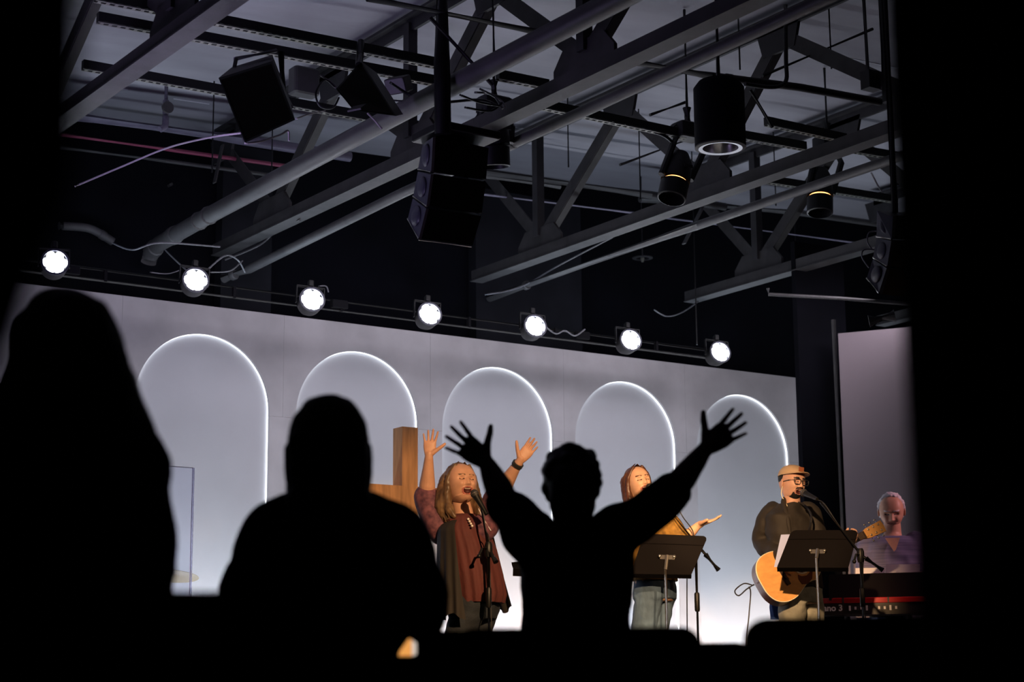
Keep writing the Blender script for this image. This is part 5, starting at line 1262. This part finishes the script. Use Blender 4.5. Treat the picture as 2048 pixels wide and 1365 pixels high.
def watcher_long_hair():
    D = 4.55; W = lambda x, y, dd=0.0: aD(x, y, D+dd)
    hc = W(657, 892); foot = V(hc.x, hc.y, 0)
    t = thing('person', 'dark silhouette of a long haired woman seen from behind, arms down', 'person', tuple(foot))
    vw = Vector(ray(657, 892)); vw.z = 0; vw.normalize(); R_ = V(vw.y, -vw.x, 0)
    head = place(head_mb('closed'), hc, basis(vw+V(.1, 0, 0)), 1.0)
    hip = V(W(665, 1200).x, W(665, 1200).y, .88)
    shA, shB = W(540, 1080), W(792, 1080); elA, elB = W(490, 1205, .0), W(843, 1220, .0)
    sk = MB(); sk.merge(limb([W(657, 1050), hc-V(0, 0, .06)], [.06, .05]))
    sk.merge(loft([(V(hip.x, hip.y, .80), R_, .16, vw, .11), (hip, R_, .17, vw, .12), (W(660, 1120), R_, .15, vw, .10), (W(658, 1050), R_, .16, vw, .09), (W(657, 1015), R_, .10, vw, .06)]))
    for s, a, e in ((-1, shA, elA), (1, shB, elB)):
        sk.merge(limb([a, e], [.055, .045])); h = V(hip.x, hip.y, .84)+R_*(.09*s); sk.merge(limb([h, V(h.x, h.y, .46), V(h.x, h.y, .08)], [.085, .06, .04]))
    body = remesh(sk, .012, 3)
    for s, e in ((-1, elA), (1, elB)):
        w_ = V(hip.x, hip.y, .84)+R_*(.13*s)+vw*.22; body.merge(hand_mb(w_, vw*.4-R_*s*.8, V(0, 0, -1)*1.0+vw*-.2, vw, .4, .05, .95, .3, .005, forearm=e, fr=(.034, .042)), 0)
    body.merge(head); obj('body', body, ['skin_shaded']*4+['hair_dark', 'lash'], t, 70)
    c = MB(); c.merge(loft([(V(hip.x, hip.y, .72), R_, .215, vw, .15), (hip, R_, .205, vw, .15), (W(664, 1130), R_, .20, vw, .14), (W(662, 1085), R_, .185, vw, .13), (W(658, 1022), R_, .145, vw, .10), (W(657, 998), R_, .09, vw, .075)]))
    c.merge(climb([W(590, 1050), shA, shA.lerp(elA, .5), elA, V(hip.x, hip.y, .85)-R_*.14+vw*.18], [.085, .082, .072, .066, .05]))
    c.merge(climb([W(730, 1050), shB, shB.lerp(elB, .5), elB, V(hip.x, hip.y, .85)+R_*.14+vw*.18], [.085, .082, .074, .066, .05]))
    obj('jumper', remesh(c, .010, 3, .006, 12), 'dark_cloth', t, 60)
    j = MB()
    for s in (-1, 1): h = V(hip.x, hip.y, .82)+R_*(.09*s); j.merge(limb([h, V(h.x, h.y, .46), V(h.x, h.y, .08)], [.10, .08, .06]))
    obj('trousers', remesh(j, .014, 2), 'dark_cloth', t, 60)
    hb = MB(); hb.merge(ellipsoid(W(657, 878)-vw*.015, (.098, .10, .108), (R_, vw, V(0, 0, 1)), 22, 16))
    hb.merge(loft([(W(655, 846)-vw*.02, R_, .06, vw, .06), (W(656, 880)-vw*.03, R_, .099, vw, .085), (W(658, 930)-vw*.04, R_, .095, vw, .075), (W(657, 975)-vw*.05, R_, .092, vw, .06), (W(657, 1010)-vw*.07, R_, .105, vw, .045), (W(657, 1060)-vw*.10, R_, .10, vw, .035), (W(657, 1110)-vw*.11, R_, .07, vw, .02)], 36, 9, .10))
    for x, e_ in ((592, -1), (722, 1)): hb.merge(climb([W(x, 900), W(x+2*e_, 950), W(x+8*e_, 1000, -.05)], [.03, .026, .012]))
    hb.merge(ellipsoid(W(636, 828), (.045, .06, .045), (R_, vw, V(0, 0, 1)))); hb.merge(ellipsoid(W(676, 830), (.05, .06, .045), (R_, vw, V(0, 0, 1))))
    obj('hair', remesh(hb, .007, 2, .003, 30), 'hair_dark', t, 60)
watcher_long_hair()

def watcher_left():
    D = 3.7; W = lambda x, y, dd=0.0: aD(x, y, D+dd)
    hc = W(120, 690); foot = V(hc.x, hc.y, 0)
    t = thing('person', 'large dark silhouette of a person in a loose coat at the far left', 'person', tuple(foot))
    vw = Vector(ray(112, 700)); vw.z = 0; vw.normalize(); R_ = V(vw.y, -vw.x, 0)
    head = place(head_mb('closed'), hc, basis(vw), 1.0)
    hip = V(W(140, 1250).x, W(140, 1250).y, .90)
    sk = MB(); sk.merge(limb([W(112, 860), hc-V(0, 0, .05)], [.065, .055]))
    sk.merge(loft([(V(hip.x, hip.y, .80), R_, .16, vw, .12), (hip, R_, .17, vw, .12), (W(120, 1000), R_, .16, vw, .11), (W(115, 880), R_, .15, vw, .09), (W(112, 830), R_, .09, vw, .06)]))
    shB = W(285, 915); shA = W(-60, 915); elB = W(305, 1110); elA = W(-90, 1110)
    for s, a, e in ((-1, shA, elA), (1, shB, elB)):
        sk.merge(limb([a, e], [.05, .045])); h = V(hip.x, hip.y, .84)+R_*(.09*s); sk.merge(limb([h, V(h.x, h.y, .46), V(h.x, h.y, .08)], [.085, .06, .04]))
    body = remesh(sk, .012, 3)
    for s, e in ((-1, elA), (1, elB)):
        w_ = V(hip.x, hip.y, .93)+R_*(.10*s)+vw*.24; body.merge(hand_mb(w_, vw*.3-R_*s*.9, V(0, 0, -1), vw, .4, .05, .95, .3, .005, forearm=e, fr=(.034, .042)), 0)
    body.merge(head); obj('body', body, ['skin_shaded']*4+['hair_dark', 'lash'], t, 70)
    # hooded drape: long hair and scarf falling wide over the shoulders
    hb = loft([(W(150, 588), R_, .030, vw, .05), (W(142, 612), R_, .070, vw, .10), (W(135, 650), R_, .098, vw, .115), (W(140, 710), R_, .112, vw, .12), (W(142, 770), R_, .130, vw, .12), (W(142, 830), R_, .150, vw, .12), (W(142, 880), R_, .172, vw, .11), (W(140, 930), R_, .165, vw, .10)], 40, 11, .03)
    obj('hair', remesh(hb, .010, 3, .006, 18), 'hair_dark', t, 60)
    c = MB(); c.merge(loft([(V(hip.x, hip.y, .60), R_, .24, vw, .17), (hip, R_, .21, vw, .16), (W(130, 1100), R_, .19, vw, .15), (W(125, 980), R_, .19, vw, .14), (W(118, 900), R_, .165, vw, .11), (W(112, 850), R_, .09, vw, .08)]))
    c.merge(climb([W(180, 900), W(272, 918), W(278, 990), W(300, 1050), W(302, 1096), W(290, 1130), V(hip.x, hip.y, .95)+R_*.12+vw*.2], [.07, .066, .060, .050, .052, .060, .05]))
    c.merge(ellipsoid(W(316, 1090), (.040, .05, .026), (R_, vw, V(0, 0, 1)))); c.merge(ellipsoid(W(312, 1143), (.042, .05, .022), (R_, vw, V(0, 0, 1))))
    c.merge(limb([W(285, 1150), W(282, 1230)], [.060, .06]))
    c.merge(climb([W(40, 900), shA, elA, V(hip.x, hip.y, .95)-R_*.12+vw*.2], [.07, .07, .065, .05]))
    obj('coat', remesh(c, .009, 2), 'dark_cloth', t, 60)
    j = MB()
    for s in (-1, 1): h = V(hip.x, hip.y, .82)+R_*(.09*s); j.merge(limb([h, V(h.x, h.y, .46), V(h.x, h.y, .08)], [.10, .08, .06]))
    obj('trousers', remesh(j, .014, 2), 'dark_cloth', t, 60)
watcher_left()

# chairs: upholstered stacking chairs seen from behind
def make_chair(label, group='dark stacking chairs'):
    t = thing('chair', label, 'chair', (0, 0, 0), group, local=True)
    # local: chair faces +Y, back towards -Y
    rounded = []
    w, h, r = .26, .40, .045
    for cx_, cz_, a0 in ((w-r, h-r, 0), (-w+r, h-r, 90), (-w+.02, .02, 180), (w-.02, .02, 270)):
        rr = r if cz_ > .1 else .02
        for k in range(6): a = math.radians(a0+18*k); rounded.append((cx_+rr*math.cos(a), cz_+rr*math.sin(a)))
    obj('backrest', prism(rounded, -.03, .03, lambda u, v, w_: (u, w_-.02-.10*(v/.4), .57+v)), 'chair_fabric', t, 50)
    obj('seat', box((0, .25, .44), (.50, .48, .09), bev=.03), 'chair_fabric', t, 50)
    for s in (-1, 1):
        obj('leg', tube([(s*.235, -.10, .90), (s*.235, -.02, .50), (s*.235, -.06, .0)], .011, 8), 'black_metal', t, 40)
        obj('leg', tube([(s*.235, .44, .40), (s*.235, .47, .0)], .011, 8), 'black_metal', t, 40)
    obj('seat_frame', tube([(-.235, .0, .40), (.235, .0, .40), (.235, .45, .40), (-.235, .45, .40), (-.235, .0, .40)], .010, 8), 'black_metal', t, 40)
    return t
chs = [(208, 1195, 2.95, 'dark chair back at the lower left, under the far-left silhouette'),
       (1152, 1262, 4.15, 'dark chair back along the bottom, under the raised-arms silhouette'),
       (1770, 1240, 3.75, 'dark chair back at the lower right, below the guitarist'),
       (905, 1268, 4.75, 'dark chair back low between the long haired silhouette and the middle chair'),
       (1290, 1292, 4.8, 'dark chair back peeping out right of the middle chair')]
ch0 = None
for i, (x, y, D, lb_) in enumerate(chs):
    p = aD(x, y, D); vw = Vector(ray(x, y)); ang = math.atan2(vw.y, vw.x)-PI/2
    if ch0 is None: ch0 = make_chair(lb_); o = ch0
    else: o = copy_tree(ch0)
    o['label'] = lb_; o.location = (p.x, p.y, 0); o.rotation_euler = (0, 0, ang); s = p.z/.97; o.scale = (1.02, 1, s)
del_ = [o for o in bpy.data.objects if o.get('_local')]
for o in del_:
    del o['_local']
# small lit thing low between the silhouettes
p = aD(815, 1297, 4.3); vw = Vector(ray(815, 1297)).normalized(); R_ = V(vw.y, -vw.x, 0).normalized()
t = thing('phone', 'small glowing amber and white phone screen low between two silhouettes', 'phone', tuple(p))
q3 = lambda u, v, w: p+R_*u+V(0, 0, v)+vw*w
obj('case', prism([(-.022, -.020), (.022, -.020), (.022, .012), (.004, .024), (-.020, -.010)], .001, .008, q3), 'black_plastic', t)
obj('screen_glow', prism([(-.020, -.018), (.010, -.018), (.010, .018), (.003, .021), (-.018, -.008)], -.001, .001, q3), 'phone_glow', t)
obj('screen_white', prism([(.0102, -.018), (.020, -.014), (.020, .011), (.0102, .018)], -.001, .001, q3), 'phone_white', t)
